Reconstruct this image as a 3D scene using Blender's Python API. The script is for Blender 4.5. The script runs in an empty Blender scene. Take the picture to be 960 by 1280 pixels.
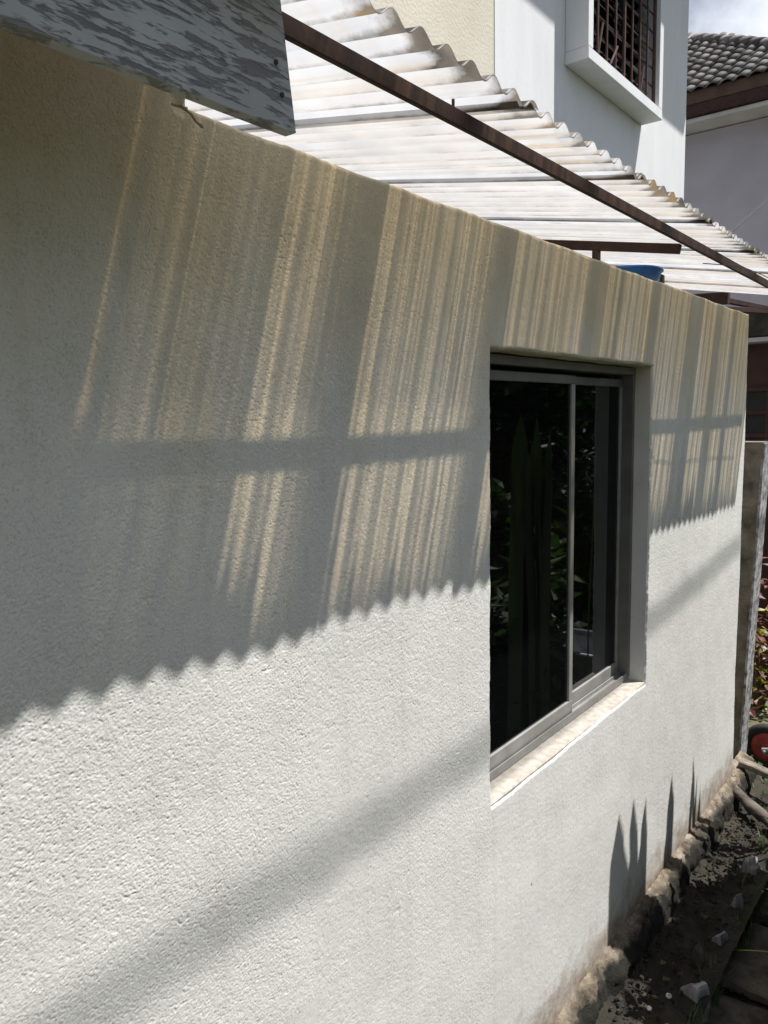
import bpy, bmesh, math, random
import numpy as np
from mathutils import Vector, Matrix, noise as mnoise

random.seed(7)
scene = bpy.context.scene
col = scene.collection
rad = math.radians

# ------------------------------------------------------------------ camera
cam_d = bpy.data.cameras.new('camera')
cam = bpy.data.objects.new('camera', cam_d)
col.objects.link(cam)
scene.camera = cam
yaw, pitch, roll = rad(38.371), rad(7.0777), rad(-1.1563)
fw = Vector((math.cos(yaw)*math.cos(pitch), math.sin(yaw)*math.cos(pitch), -math.sin(pitch)))
rt = Vector((math.sin(yaw), -math.cos(yaw), 0.0))
up = rt.cross(fw)
r2 = rt*math.cos(roll) + up*math.sin(roll)
u2 = -rt*math.sin(roll) + up*math.cos(roll)
mw = Matrix.Identity(4)
for i in range(3):
    mw[i][0], mw[i][1], mw[i][2] = r2[i], u2[i], -fw[i]
mw[0][3], mw[1][3], mw[2][3] = 0.0, -1.0, 1.9567
cam.matrix_world = mw
cam_d.sensor_fit = 'HORIZONTAL'
cam_d.sensor_width = 36.0
cam_d.lens = 36.0*961/960
cam_d.clip_start = 0.02
cam_d.clip_end = 2000

# ------------------------------------------------------------------ light
LDIR = Vector((-0.95, 1.0, -3.05)).normalized()          # the way sunlight travels
to_sun = -LDIR
elev = math.asin(to_sun.z)
azim = math.atan2(to_sun.x, to_sun.y)                    # clockwise from +Y
sun_d = bpy.data.lights.new('sun', 'SUN')
sun_d.energy = 5.0
sun_d.angle = rad(0.53)
sun_d.color = (1.0, 0.965, 0.915)
sun = bpy.data.objects.new('sun', sun_d)
col.objects.link(sun)
sun.rotation_euler = to_sun.to_track_quat('Z', 'Y').to_euler()
sun.location = (6, -6, 20)

world = bpy.data.worlds.new('World')
scene.world = world
world.use_nodes = True
wn = world.node_tree
wn.nodes.clear()
wo = wn.nodes.new('ShaderNodeOutputWorld')
wb = wn.nodes.new('ShaderNodeBackground')
wb.inputs['Strength'].default_value = 0.05
sky = wn.nodes.new('ShaderNodeTexSky')
sky.sky_type = 'NISHITA'
sky.sun_disc = False
sky.sun_elevation = elev
sky.sun_rotation = azim
sky.air_density = 1.0
sky.dust_density = 1.6
tc = wn.nodes.new('ShaderNodeTexCoord')
cn = wn.nodes.new('ShaderNodeTexNoise')
cn.inputs['Scale'].default_value = 2.6
cn.inputs['Detail'].default_value = 7
cn.inputs['Roughness'].default_value = 0.55
cr = wn.nodes.new('ShaderNodeValToRGB')
cr.color_ramp.elements[0].position = 0.48
cr.color_ramp.elements[1].position = 0.68
cm = wn.nodes.new('ShaderNodeMixRGB')
cm.inputs['Color2'].default_value = (17.0, 17.4, 18.2, 1)
cmap = wn.nodes.new('ShaderNodeMapping')
cmap.inputs['Location'].default_value = (0.35, 0.1, 0.0)
wn.links.new(tc.outputs['Generated'], cmap.inputs['Vector'])
wn.links.new(cmap.outputs['Vector'], cn.inputs['Vector'])
wn.links.new(cn.outputs['Fac'], cr.inputs['Fac'])
wn.links.new(cr.outputs['Color'], cm.inputs['Fac'])
wn.links.new(sky.outputs['Color'], cm.inputs['Color1'])
wn.links.new(cm.outputs['Color'], wb.inputs['Color'])
wn.links.new(wb.outputs['Background'], wo.inputs['Surface'])

scene.view_settings.view_transform = 'Standard'
scene.view_settings.look = 'None'
scene.view_settings.gamma = 1.0
scene.view_settings.exposure = 0.63
scene.view_settings.use_curve_mapping = False
scene.cycles.max_bounces = 7
scene.cycles.diffuse_bounces = 3
scene.cycles.glossy_bounces = 3
scene.cycles.transparent_max_bounces = 8
scene.cycles.caustics_reflective = False
scene.cycles.caustics_refractive = False

# ------------------------------------------------------------------ helpers
def tag(o, label=None, cat=None, group=None, kind=None):
    if label: o['label'] = label
    if cat: o['category'] = cat
    if group: o['group'] = group
    if kind: o['kind'] = kind
    return o

def link(name, me, mat=None, parent=None, loc=None):
    o = bpy.data.objects.new(name, me)
    col.objects.link(o)
    if mat is not None and me is not None and len(me.materials) == 0:
        me.materials.append(mat)
    if parent is not None:
        o.parent = parent
    if loc is not None:
        o.location = loc
    return o

def empty(name, loc, label, cat, group=None):
    o = bpy.data.objects.new(name, None)
    col.objects.link(o)
    o.empty_display_size = 0.1
    o.location = loc
    bpy.context.view_layer.update()
    return tag(o, label, cat, group)

def part(name, bm, mat, parent=None, smooth=False):
    """world-space bmesh -> object; keeps world position under an unrotated parent"""
    me = bpy.data.meshes.new(name)
    if parent is not None:
        p = parent; off = Vector((0, 0, 0))
        while p is not None:
            off += p.location; p = p.parent
        bmesh.ops.translate(bm, verts=bm.verts, vec=-off)
    bm.normal_update()
    bm.to_mesh(me); bm.free()
    if smooth:
        for f in me.polygons: f.use_smooth = True
    return link(name, me, mat, parent)

def box(bm, x0, x1, y0, y1, z0, z1, bevel=0.0, seg=1):
    r = bmesh.ops.create_cube(bm, size=1.0)
    vs = r['verts']
    for v in vs:
        v.co = Vector((x0 + (v.co.x+.5)*(x1-x0), y0 + (v.co.y+.5)*(y1-y0), z0 + (v.co.z+.5)*(z1-z0)))
    if bevel > 0:
        es = list({e for v in vs for e in v.link_edges})
        r = bmesh.ops.bevel(bm, geom=es, offset=bevel, segments=seg, affect='EDGES', profile=0.5)
        vs = r['verts']
    return vs

def bx(name, mat, parent, x0, x1, y0, y1, z0, z1, bevel=0.0):
    bm = bmesh.new()
    box(bm, x0, x1, y0, y1, z0, z1, bevel)
    return part(name, bm, mat, parent)

def tube(bm, pts, r, n=8, cap=True):
    """tube through pts, r a number or list"""
    pts = [Vector(p) for p in pts]
    rings = []
    for i, p in enumerate(pts):
        d = (pts[min(i+1, len(pts)-1)] - pts[max(i-1, 0)]).normalized()
        a = d.orthogonal().normalized() if i == 0 else (prev - d*prev.dot(d)).normalized()
        prev = a
        b = d.cross(a)
        rr = r[i] if isinstance(r, (list, tuple)) else r
        rings.append([bm.verts.new(p + (a*math.cos(2*math.pi*k/n) + b*math.sin(2*math.pi*k/n))*rr) for k in range(n)])
    for i in range(len(rings)-1):
        for k in range(n):
            bm.faces.new((rings[i][k], rings[i][(k+1) % n], rings[i+1][(k+1) % n], rings[i+1][k]))
    if cap:
        bm.faces.new(rings[0][::-1]); bm.faces.new(rings[-1])

def nz(x, y=0., z=0.): return mnoise.noise(Vector((x, y, z)))

# ------------------------------------------------------------------ materials
def newmat(name):
    m = bpy.data.materials.new(name)
    m.use_nodes = True
    nt = m.node_tree
    nt.nodes.clear()
    out = nt.nodes.new('ShaderNodeOutputMaterial')
    return m, nt, out

def N(nt, t, **kw):
    n = nt.nodes.new(t)
    for k, v in kw.items():
        if k in n.inputs: n.inputs[k].default_value = v
        else: setattr(n, k, v)
    return n

def ramp(nt, stops, src=None, interp='LINEAR'):
    n = nt.nodes.new('ShaderNodeValToRGB')
    n.color_ramp.interpolation = interp
    e = n.color_ramp.elements
    while len(e) > 1: e.remove(e[-1])
    for i, (p, c) in enumerate(stops):
        if i == 0: el = e[0]; el.position = p
        else: el = e.new(p)
        el.color = c if len(c) == 4 else (*c, 1)
    if src is not None: nt.links.new(src, n.inputs['Fac'])
    return n

def coords(nt, scale=(1, 1, 1), kind='Object'):
    t = nt.nodes.new('ShaderNodeTexCoord')
    mp = nt.nodes.new('ShaderNodeMapping')
    mp.inputs['Scale'].default_value = scale
    nt.links.new(t.outputs[kind], mp.inputs['Vector'])
    return mp.outputs['Vector']

def simple(name, c1, c2, scale=8.0, rough=0.7, bump=0.0, bscale=60.0, stretch=(1, 1, 1), metallic=0.0, detail=6.0, spec=0.5, lo=0.35, hi=0.65):
    m, nt, out = newmat(name)
    b = N(nt, 'ShaderNodeBsdfPrincipled', Roughness=rough, Metallic=metallic)
    b.inputs['Specular IOR Level'].default_value = spec
    v = coords(nt, stretch)
    n = N(nt, 'ShaderNodeTexNoise', Scale=scale, Detail=detail, Roughness=0.6)
    nt.links.new(v, n.inputs['Vector'])
    r = ramp(nt, [(lo, c1), (hi, c2)], n.outputs['Fac'])
    nt.links.new(r.outputs['Color'], b.inputs['Base Color'])
    if bump > 0:
        n2 = N(nt, 'ShaderNodeTexNoise', Scale=bscale, Detail=4.0)
        nt.links.new(v, n2.inputs['Vector'])
        bp = N(nt, 'ShaderNodeBump', Strength=1.0, Distance=bump)
        nt.links.new(n2.outputs['Fac'], bp.inputs['Height'])
        nt.links.new(bp.outputs['Normal'], b.inputs['Normal'])
    nt.links.new(b.outputs['BSDF'], out.inputs['Surface'])
    return m

def mixc(nt, fac, a, b, mode='MIX'):
    n = nt.nodes.new('ShaderNodeMixRGB'); n.blend_type = mode
    for s, k in ((fac, 'Fac'), (a, 'Color1'), (b, 'Color2')):
        if isinstance(s, (int, float)): n.inputs[k].default_value = s
        elif isinstance(s, tuple): n.inputs[k].default_value = s if len(s) == 4 else (*s, 1)
        else: nt.links.new(s, n.inputs[k])
    return n.outputs['Color']

def mth(nt, op, a, b=None, clamp=False):
    n = nt.nodes.new('ShaderNodeMath'); n.operation = op; n.use_clamp = clamp
    for i, s in enumerate((a, b)):
        if s is None: continue
        if isinstance(s, (int, float)): n.inputs[i].default_value = s
        else: nt.links.new(s, n.inputs[i])
    return n.outputs[0]

def plaster_mat(name, base, relief=0.0010, stains=True):
    """sprayed roughcast: a dense crust of small grains with pits, rain stains and painted warm light at the coping, splash dirt at the foot"""
    m, nt, out = newmat(name)
    b = N(nt, 'ShaderNodeBsdfPrincipled', Roughness=0.9)
    b.inputs['Specular IOR Level'].default_value = 0.15
    v = coords(nt)
    g2 = N(nt, 'ShaderNodeTexNoise', Scale=300.0, Detail=4.0, Roughness=0.65); nt.links.new(v, g2.inputs['Vector'])
    bp = N(nt, 'ShaderNodeBump', Strength=0.5, Distance=relief)
    nt.links.new(g2.outputs['Fac'], bp.inputs['Height'])
    nt.links.new(bp.outputs['Normal'], b.inputs['Normal'])
    # colour
    c0 = N(nt, 'ShaderNodeTexNoise', Scale=3.0, Detail=8.0, Roughness=0.62); nt.links.new(v, c0.inputs['Vector'])
    colr = ramp(nt, [(0.3, tuple(x*0.93 for x in base)), (0.7, tuple(min(1, x*1.04) for x in base))], c0.outputs['Fac']).outputs['Color']
    g5 = N(nt, 'ShaderNodeTexNoise', Scale=340.0, Detail=3.0, Roughness=0.6); nt.links.new(v, g5.inputs['Vector'])
    g6 = N(nt, 'ShaderNodeTexNoise', Scale=11.0, Detail=4.0); nt.links.new(v, g6.inputs['Vector'])
    pv = mth(nt, 'ADD', g5.outputs['Fac'], mth(nt, 'MULTIPLY', mth(nt, 'SUBTRACT', g6.outputs['Fac'], 0.5), 0.22))
    pit = ramp(nt, [(0.36, (0.34, 0.33, 0.32)), (0.445, (0.92, 0.92, 0.91)), (0.60, (1, 1, 1))], pv).outputs['Color']  # dirt and self-shadow of the pits, painted in as dark specks
    colr = mixc(nt, 0.30, colr, pit, 'MULTIPLY')
    if stains:
        sep = nt.nodes.new('ShaderNodeSeparateXYZ'); nt.links.new(v, sep.inputs[0])
        z = mth(nt, 'ADD', sep.outputs['Z'], -0.30)          # the coat's own origin lies at ground level
        # yellowish rain stain plus warm roof light painted down from coping, ragged lower edge
        sn = N(nt, 'ShaderNodeTexNoise', Scale=1.0, Detail=6.0, Roughness=0.6)
        nt.links.new(coords(nt, (3.2, 3.2, 0.8)), sn.inputs['Vector'])
        zz = mth(nt, 'ADD', z, mth(nt, 'MULTIPLY', mth(nt, 'SUBTRACT', sn.outputs['Fac'], 0.5), 1.3))
        f = nt.nodes.new('ShaderNodeMapRange'); f.inputs[1].default_value = 1.75; f.inputs[2].default_value = 2.45
        f.inputs[3].default_value = 0.0; f.inputs[4].default_value = 0.75; f.interpolation_type = 'SMOOTHSTEP'
        nt.links.new(zz, f.inputs[0])
        colr = mixc(nt, f.outputs[0], colr, mixc(nt, 1.0, colr, (0.80, 0.69, 0.49), 'MULTIPLY'))
        # brown-green splash dirt at the foot
        fn = N(nt, 'ShaderNodeTexNoise', Scale=9.0, Detail=7.0, Roughness=0.7); nt.links.new(v, fn.inputs['Vector'])
        z2 = mth(nt, 'ADD', z, mth(nt, 'MULTIPLY', mth(nt, 'SUBTRACT', fn.outputs['Fac'], 0.5), 0.42))
        f2 = nt.nodes.new('ShaderNodeMapRange'); f2.inputs[1].default_value = 0.16; f2.inputs[2].default_value = -0.03
        f2.inputs[3].default_value = 0.0; f2.inputs[4].default_value = 0.9
        nt.links.new(z2, f2.inputs[0])
        colr = mixc(nt, f2.outputs[0], colr, (0.20, 0.115, 0.05))
        dn = N(nt, 'ShaderNodeTexNoise', Scale=1.0, Detail=5.0, Roughness=0.6); nt.links.new(coords(nt, (26, 26, 1.1)), dn.inputs['Vector'])
        dr = ramp(nt, [(0.52, (1, 1, 1)), (0.72, (0.84, 0.81, 0.76))], dn.outputs['Fac']).outputs['Color']
        colr = mixc(nt, 0.4, colr, dr, 'MULTIPLY')
        # tiny dark specks of grit and mould
        sp = N(nt, 'ShaderNodeTexVoronoi', Scale=7.5); nt.links.new(v, sp.inputs['Vector'])
        spk = ramp(nt, [(0.018, (1, 1, 1)), (0.03, (0, 0, 0))], sp.outputs['Distance']).outputs['Color']
        keep = ramp(nt, [(0.8, (0, 0, 0)), (0.81, (1, 1, 1))], sp.outputs['Color']).outputs['Color']
        colr = mixc(nt, mixc(nt, 1.0, spk, keep, 'MULTIPLY'), colr, (0.06, 0.055, 0.05))
    nt.links.new(colr, b.inputs['Base Color'])
    nt.links.new(b.outputs['BSDF'], out.inputs['Surface'])
    return m

M = {}
M['plaster'] = plaster_mat('roughcast_plaster', (0.74, 0.735, 0.715))
M['sill'] = simple('cement_sill', (0.33, 0.30, 0.26), (0.47, 0.44, 0.40), 40, 0.85, 0.0012, 240)
M['alu'] = simple('dull_aluminium', (0.26, 0.257, 0.25), (0.36, 0.355, 0.345), 9, 0.45, stretch=(1, 1, 1), metallic=0.25)
M['alu_shaded'] = simple('shaded_aluminium', (0.13, 0.128, 0.12), (0.19, 0.187, 0.178), 6, 0.55, metallic=0.2)  # darker copy of the aluminium: shade painted in for head, top rails, right jamb
M['alu_dark'] = simple('grimy_aluminium', (0.055, 0.052, 0.048), (0.14, 0.135, 0.125), 30, 0.55, metallic=0.5)
M['steel'] = simple('brown_steel_paint', (0.030, 0.010, 0.007), (0.062, 0.024, 0.016), 25, 0.7, 0.0006, 150)
M['white_wall'] = simple('white_house_paint', (0.72, 0.727, 0.75), (0.80, 0.81, 0.83), 1.6, 0.85, 0.002, 60, stretch=(3, 3, .45), detail=10, lo=.25, hi=.6)
M['cream_wall'] = simple('cream_house_paint', (0.62, 0.575, 0.475), (0.70, 0.655, 0.55), 1.8, 0.85, 0.003, 45, detail=9)
M['lilac_wall'] = simple('lilac_house_paint', (0.46, 0.43, 0.48), (0.53, 0.50, 0.55), 1.2, 0.85, detail=8)
M['white_trim'] = simple('white_soffit_paint', (0.58, 0.56, 0.54), (0.72, 0.70, 0.68), 2.0, 0.8)
M['brown_trim'] = simple('brown_fascia_paint', (0.085, 0.045, 0.030), (0.16, 0.095, 0.065), 3.0, 0.7)
M['tile'] = simple('weathered_roof_tile', (0.10, 0.09, 0.085), (0.26, 0.235, 0.22), 6.0, 0.8, 0.004, 40)
def tile_mat():
    m, nt, out = newmat('weathered_roof_tile')
    b = N(nt, 'ShaderNodeBsdfPrincipled', Roughness=0.85)
    oi = nt.nodes.new('ShaderNodeObjectInfo')
    n = N(nt, 'ShaderNodeTexNoise', Scale=9.0, Detail=6.0); nt.links.new(coords(nt), n.inputs['Vector'])
    f = mth(nt, 'ADD', mth(nt, 'MULTIPLY', oi.outputs['Random'], 0.55), mth(nt, 'MULTIPLY', n.outputs['Fac'], 0.5))
    r = ramp(nt, [(0.2, (0.055, 0.050, 0.047)), (0.55, (0.15, 0.135, 0.125)), (0.85, (0.27, 0.245, 0.23))], f)
    nt.links.new(r.outputs['Color'], b.inputs['Base Color']); nt.links.new(b.outputs[0], out.inputs['Surface'])
    return m
M['tile'] = tile_mat()
M['maroon'] = simple('maroon_paint', (0.030, 0.006, 0.007), (0.055, 0.013, 0.013), 9, 0.55)
M['moss_and_dark'] = simple('black_moss_and_dark_fill', (0.012, 0.012, 0.010), (0.07, 0.065, 0.055), 6, 0.95, 0.006, 40)  # moss on the shed slab, also dark filling in place of shade at the window
M['concrete_old'] = simple('old_grey_concrete', (0.10, 0.085, 0.065), (0.27, 0.235, 0.195), 9, 0.92, 0.006, 40, detail=9)
M['whitewash'] = simple('flaking_whitewash', (0.10, 0.097, 0.10), (0.50, 0.49, 0.50), 26, 0.9, 0.003, 60)
M['footing'] = simple('rough_cement_footing', (0.11, 0.075, 0.045), (0.34, 0.285, 0.215), 16, 0.93, 0.008, 55, detail=9)
def footing_mat():
    m, nt, out = newmat('rough_cement_footing')
    b = N(nt, 'ShaderNodeBsdfPrincipled', Roughness=0.93)
    v = coords(nt)
    n = N(nt, 'ShaderNodeTexNoise', Scale=16.0, Detail=9.0, Roughness=0.65); nt.links.new(v, n.inputs['Vector'])
    c = ramp(nt, [(0.35, (0.085, 0.062, 0.040)), (0.52, (0.20, 0.165, 0.125)), (0.68, (0.36, 0.325, 0.275))], n.outputs['Fac']).outputs['Color']
    sep = nt.nodes.new('ShaderNodeSeparateXYZ'); nt.links.new(v, sep.inputs[0])
    n2 = N(nt, 'ShaderNodeTexNoise', Scale=13.0, Detail=7.0, Roughness=0.7); nt.links.new(v, n2.inputs['Vector'])
    zz = mth(nt, 'ADD', sep.outputs['Z'], mth(nt, 'MULTIPLY', mth(nt, 'SUBTRACT', n2.outputs['Fac'], 0.5), 0.11))
    f = nt.nodes.new('ShaderNodeMapRange'); f.inputs[1].default_value = 0.004; f.inputs[2].default_value = -0.034; nt.links.new(zz, f.inputs[0])
    c = mixc(nt, f.outputs[0], c, (0.012, 0.011, 0.007))
    nt.links.new(c, b.inputs['Base Color'])
    n3 = N(nt, 'ShaderNodeTexNoise', Scale=90.0, Detail=6.0, Roughness=0.7); nt.links.new(v, n3.inputs['Vector'])
    bp = N(nt, 'ShaderNodeBump', Strength=1.0, Distance=0.006); nt.links.new(n3.outputs['Fac'], bp.inputs['Height']); nt.links.new(bp.outputs['Normal'], b.inputs['Normal'])
    nt.links.new(b.outputs[0], out.inputs['Surface'])
    return m
M['footing'] = footing_mat()
M['slate'] = simple('grey_edging_stone', (0.10, 0.10, 0.11), (0.32, 0.315, 0.32), 22, 0.8, 0.004, 60, stretch=(1, 1, .35))
M['dirt'] = simple('dark_garden_soil', (0.015, 0.012, 0.009), (0.055, 0.042, 0.029), 5.5, 0.95, 0.012, 35, detail=9)
M['moss'] = simple('wet_mossy_cement', (0.005, 0.0047, 0.003), (0.030, 0.024, 0.013), 7.5, 0.9, 0.010, 48, detail=9)
M['paver'] = simple('worn_concrete_paver', (0.030, 0.026, 0.021), (0.13, 0.107, 0.082), 12, 0.92, 0.004, 70, detail=9)
M['log'] = simple('grey_weathered_timber', (0.035, 0.028, 0.022), (0.16, 0.14, 0.115), 26, 0.9, 0.006, 40, stretch=(1, .2, 1))
M['rubber'] = simple('black_rubber', (0.012, 0.012, 0.012), (0.025, 0.025, 0.025), 30, 0.75)
M['red_paint'] = simple('red_wheel_paint', (0.30, 0.035, 0.030), (0.42, 0.07, 0.06), 12, 0.5)
M['tray'] = simple('galvanised_tray', (0.30, 0.32, 0.34), (0.46, 0.48, 0.50), 12, 0.45, metallic=0.5)
M['blue'] = simple('blue_plastic', (0.012, 0.12, 0.42), (0.02, 0.17, 0.55), 10, 0.4)
M['wire'] = simple('black_cable', (0.010, 0.010, 0.012), (0.02, 0.02, 0.022), 30, 0.6)
M['bark'] = simple('brown_bark', (0.06, 0.045, 0.03), (0.14, 0.11, 0.08), 18, 0.95, 0.01, 30)
M['pebble'] = simple('white_pebble', (0.55, 0.54, 0.52), (0.75, 0.74, 0.72), 30, 0.7)
M['grille'] = simple('rust_brown_grille', (0.060, 0.028, 0.020), (0.115, 0.052, 0.036), 20, 0.6)
M['ground_far'] = simple('grass_and_soil', (0.035, 0.045, 0.016), (0.10, 0.095, 0.05), 0.9, 0.95, 0.02, 14, detail=10)

def leafmat(name, c1, c2, rough=0.45):
    m, nt, out = newmat(name)
    b = N(nt, 'ShaderNodeBsdfPrincipled', Roughness=rough)
    oi = nt.nodes.new('ShaderNodeNewGeometry')
    r = ramp(nt, [(0.0, c1), (1.0, c2)], oi.outputs['Random Per Island'])
    nt.links.new(r.outputs['Color'], b.inputs['Base Color'])
    t = N(nt, 'ShaderNodeBsdfTranslucent')
    nt.links.new(mixc(nt, 1.0, r.outputs['Color'], (1.3, 1.5, 0.5), 'MULTIPLY'), t.inputs['Color'])
    mx = N(nt, 'ShaderNodeMixShader', Fac=0.3)
    nt.links.new(b.outputs['BSDF'], mx.inputs[1]); nt.links.new(t.outputs['BSDF'], mx.inputs[2])
    nt.links.new(mx.outputs[0], out.inputs['Surface'])
    return m
M['leaf'] = leafmat('green_leaf', (0.030, 0.075, 0.014), (0.085, 0.16, 0.030))
M['leaf_dark'] = leafmat('deep_green_leaf', (0.014, 0.038, 0.010), (0.040, 0.085, 0.020))
M['leaf_mid'] = leafmat('mid_green_leaf', (0.022, 0.055, 0.012), (0.055, 0.11, 0.022))
M['leaf_red'] = leafmat('crimson_leaf', (0.075, 0.022, 0.024), (0.25, 0.105, 0.10))
M['leaf_yellow'] = leafmat('yellow_green_leaf', (0.16, 0.15, 0.025), (0.30, 0.26, 0.05))
M['blade'] = leafmat('lime_blade', (0.20, 0.30, 0.05), (0.26, 0.36, 0.07))

def glass_mat():
    m, nt, out = newmat('dark_tinted_glass')
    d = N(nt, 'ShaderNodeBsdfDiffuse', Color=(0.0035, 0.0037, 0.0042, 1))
    g = N(nt, 'ShaderNodeBsdfGlossy', Roughness=0.02, Color=(0.75, 0.78, 0.82, 1))
    v = coords(nt)
    n = N(nt, 'ShaderNodeTexNoise', Scale=2.2, Detail=1.0); nt.links.new(v, n.inputs['Vector'])
    bp = N(nt, 'ShaderNodeBump', Strength=0.25, Distance=0.004); nt.links.new(n.outputs['Fac'], bp.inputs['Height'])
    nt.links.new(bp.outputs['Normal'], g.inputs['Normal'])
    fr = N(nt, 'ShaderNodeFresnel', IOR=1.5)
    mx = N(nt, 'ShaderNodeMixShader')
    nt.links.new(fr.outputs[0], mx.inputs[0]); nt.links.new(d.outputs[0], mx.inputs[1]); nt.links.new(g.outputs[0], mx.inputs[2])
    nt.links.new(mx.outputs[0], out.inputs['Surface'])
    return m
M['glass'] = glass_mat()

def sheet_mat():
    """aged translucent corrugated plastic: milky, yellowed, dirty; the vertex attributes hold wear, dirt and painted rib shading"""
    m, nt, out = newmat('aged_translucent_sheet')
    ac = N(nt, 'ShaderNodeAttribute', attribute_name='clear')
    ag = N(nt, 'ShaderNodeAttribute', attribute_name='grime_shade')
    v = coords(nt, (1, 1, 1))
    n = N(nt, 'ShaderNodeTexNoise', Scale=34.0, Detail=8.0, Roughness=0.7); nt.links.new(v, n.inputs['Vector'])
    gf = mth(nt, 'MULTIPLY_ADD', ag.outputs['Fac'], 1.5)
    gf.node.inputs[2].default_value = -0.62
    gf = mth(nt, 'ADD', gf, n.outputs['Fac'])
    gfac = nt.nodes.new('ShaderNodeMapRange'); gfac.inputs[1].default_value = 0.35; gfac.inputs[2].default_value = 0.95
    nt.links.new(gf, gfac.inputs[0])
    n2 = N(nt, 'ShaderNodeTexNoise', Scale=9.0, Detail=4.0); nt.links.new(v, n2.inputs['Vector'])
    gcol = ramp(nt, [(0.33, (0.028, 0.024, 0.020)), (0.55, (0.15, 0.135, 0.12)), (0.74, (0.24, 0.155, 0.07))], n2.outputs['Fac']).outputs['Color']
    white = ramp(nt, [(0.3, (0.46, 0.475, 0.515)), (0.7, (0.57, 0.585, 0.62))], n2.outputs['Fac']).outputs['Color']
    body = mixc(nt, gfac.outputs[0], white, gcol)
    tr = N(nt, 'ShaderNodeBsdfTranslucent'); nt.links.new(body, tr.inputs['Color'])
    df = N(nt, 'ShaderNodeBsdfPrincipled', Roughness=0.45); nt.links.new(body, df.inputs['Base Color'])
    df.inputs['Specular IOR Level'].default_value = 0.35
    mx = N(nt, 'ShaderNodeMixShader', Fac=0.60)
    nt.links.new(df.outputs[0], mx.inputs[1]); nt.links.new(tr.outputs[0], mx.inputs[2])
    tp = N(nt, 'ShaderNodeBsdfTransparent', Color=(1.0, 0.83, 0.58, 1))
    inv = mth(nt, 'SUBTRACT', 1.0, gfac.outputs[0])
    fac = mth(nt, 'MULTIPLY', ac.outputs['Fac'], inv, True)
    m2 = N(nt, 'ShaderNodeMixShader')
    nt.links.new(fac, m2.inputs[0]); nt.links.new(mx.outputs[0], m2.inputs[1]); nt.links.new(tp.outputs[0], m2.inputs[2])
    nt.links.new(m2.outputs[0], out.inputs['Surface'])
    return m
M['sheet'] = sheet_mat()

def board_mat():
    """white paint flaking off grey timber, flakes drawn out along the grain"""
    m, nt, out = newmat('flaking_painted_timber')
    b = N(nt, 'ShaderNodeBsdfPrincipled', Roughness=0.8)
    v = coords(nt, (42, 60, 230))
    n = N(nt, 'ShaderNodeTexNoise', Scale=1.0, Detail=9.0, Roughness=0.68); nt.links.new(v, n.inputs['Vector'])
    n2 = N(nt, 'ShaderNodeTexNoise', Scale=1.0, Detail=4.0); nt.links.new(coords(nt, (13, 20, 95)), n2.inputs['Vector'])
    s = mth(nt, 'ADD', mth(nt, 'MULTIPLY', n.outputs['Fac'], 0.55), mth(nt, 'MULTIPLY', n2.outputs['Fac'], 0.55))
    f = ramp(nt, [(0.555, (0, 0, 0)), (0.615, (1, 1, 1))], s)
    gr = N(nt, 'ShaderNodeTexNoise', Scale=1.0, Detail=6.0); nt.links.new(coords(nt, (6, 30, 260)), gr.inputs['Vector'])
    wood = ramp(nt, [(0.3, (0.17, 0.17, 0.172)), (0.7, (0.29, 0.29, 0.295))], gr.outputs['Fac']).outputs['Color']
    pn = N(nt, 'ShaderNodeTexNoise', Scale=6.0, Detail=6.0); nt.links.new(coords(nt), pn.inputs['Vector'])
    paint = ramp(nt, [(0.3, (0.40, 0.41, 0.43)), (0.7, (0.54, 0.555, 0.585))], pn.outputs['Fac']).outputs['Color']
    nt.links.new(mixc(nt, f.outputs['Color'], paint, wood), b.inputs['Base Color'])
    hh = mth(nt, 'ADD', mth(nt, 'MULTIPLY', f.outputs['Color'], -1.0), mth(nt, 'MULTIPLY', gr.outputs['Fac'], 0.35))
    bp = N(nt, 'ShaderNodeBump', Strength=0.9, Distance=0.0012); nt.links.new(hh, bp.inputs['Height'])
    nt.links.new(bp.outputs['Normal'], b.inputs['Normal'])
    nt.links.new(b.outputs[0], out.inputs['Surface'])
    return m
M['board'] = board_mat()

# ------------------------------------------------------------------ ground
GZ = -0.30
bm = bmesh.new()
n = 60
bmesh.ops.create_grid(bm, x_segments=n, y_segments=n, size=1.0)
for v in bm.verts:
    x = math.copysign(abs(v.co.x)**3.2, v.co.x)*300; y = math.copysign(abs(v.co.y)**3.2, v.co.y)*300
    v.co = Vector((x+3.5, y-1.5, GZ + 0.012*nz(x*1.7, y*1.7)))
g = tag(part('ground', bm, M['ground_far'], smooth=True), kind='structure')

# trodden soil beside the wall
bm = bmesh.new()
nx, ny = 110, 40
vv = [[bm.verts.new((0.2+i*0.05, -1.9+j*0.047, GZ+0.035 + 0.022*nz(i*.35, j*.35) + 0.010*nz(i*1.1, j*1.1, 4)
        - 0.03*(1 if i in (0, nx-1) or j in (0,) else 0))) for j in range(ny)] for i in range(nx)]
for i in range(nx-1):
    for j in range(ny-1):
        bm.faces.new((vv[i][j], vv[i+1][j], vv[i+1][j+1], vv[i][j+1]))
tag(part('garden_path', bm, M['dirt'], smooth=True), kind='structure')

# ------------------------------------------------------------------ annexe wall with window
WX0, WX1, WZ0, WZ1 = 1.706, 2.879, 0.907, 2.122      # window opening
XE, HT, TH = 4.262, 2.431, 0.17
house_wall = empty('annexe_wall', (1.0, 0.0, GZ), 'off-white roughcast plaster wall with the dark sliding window', 'wall')

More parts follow.
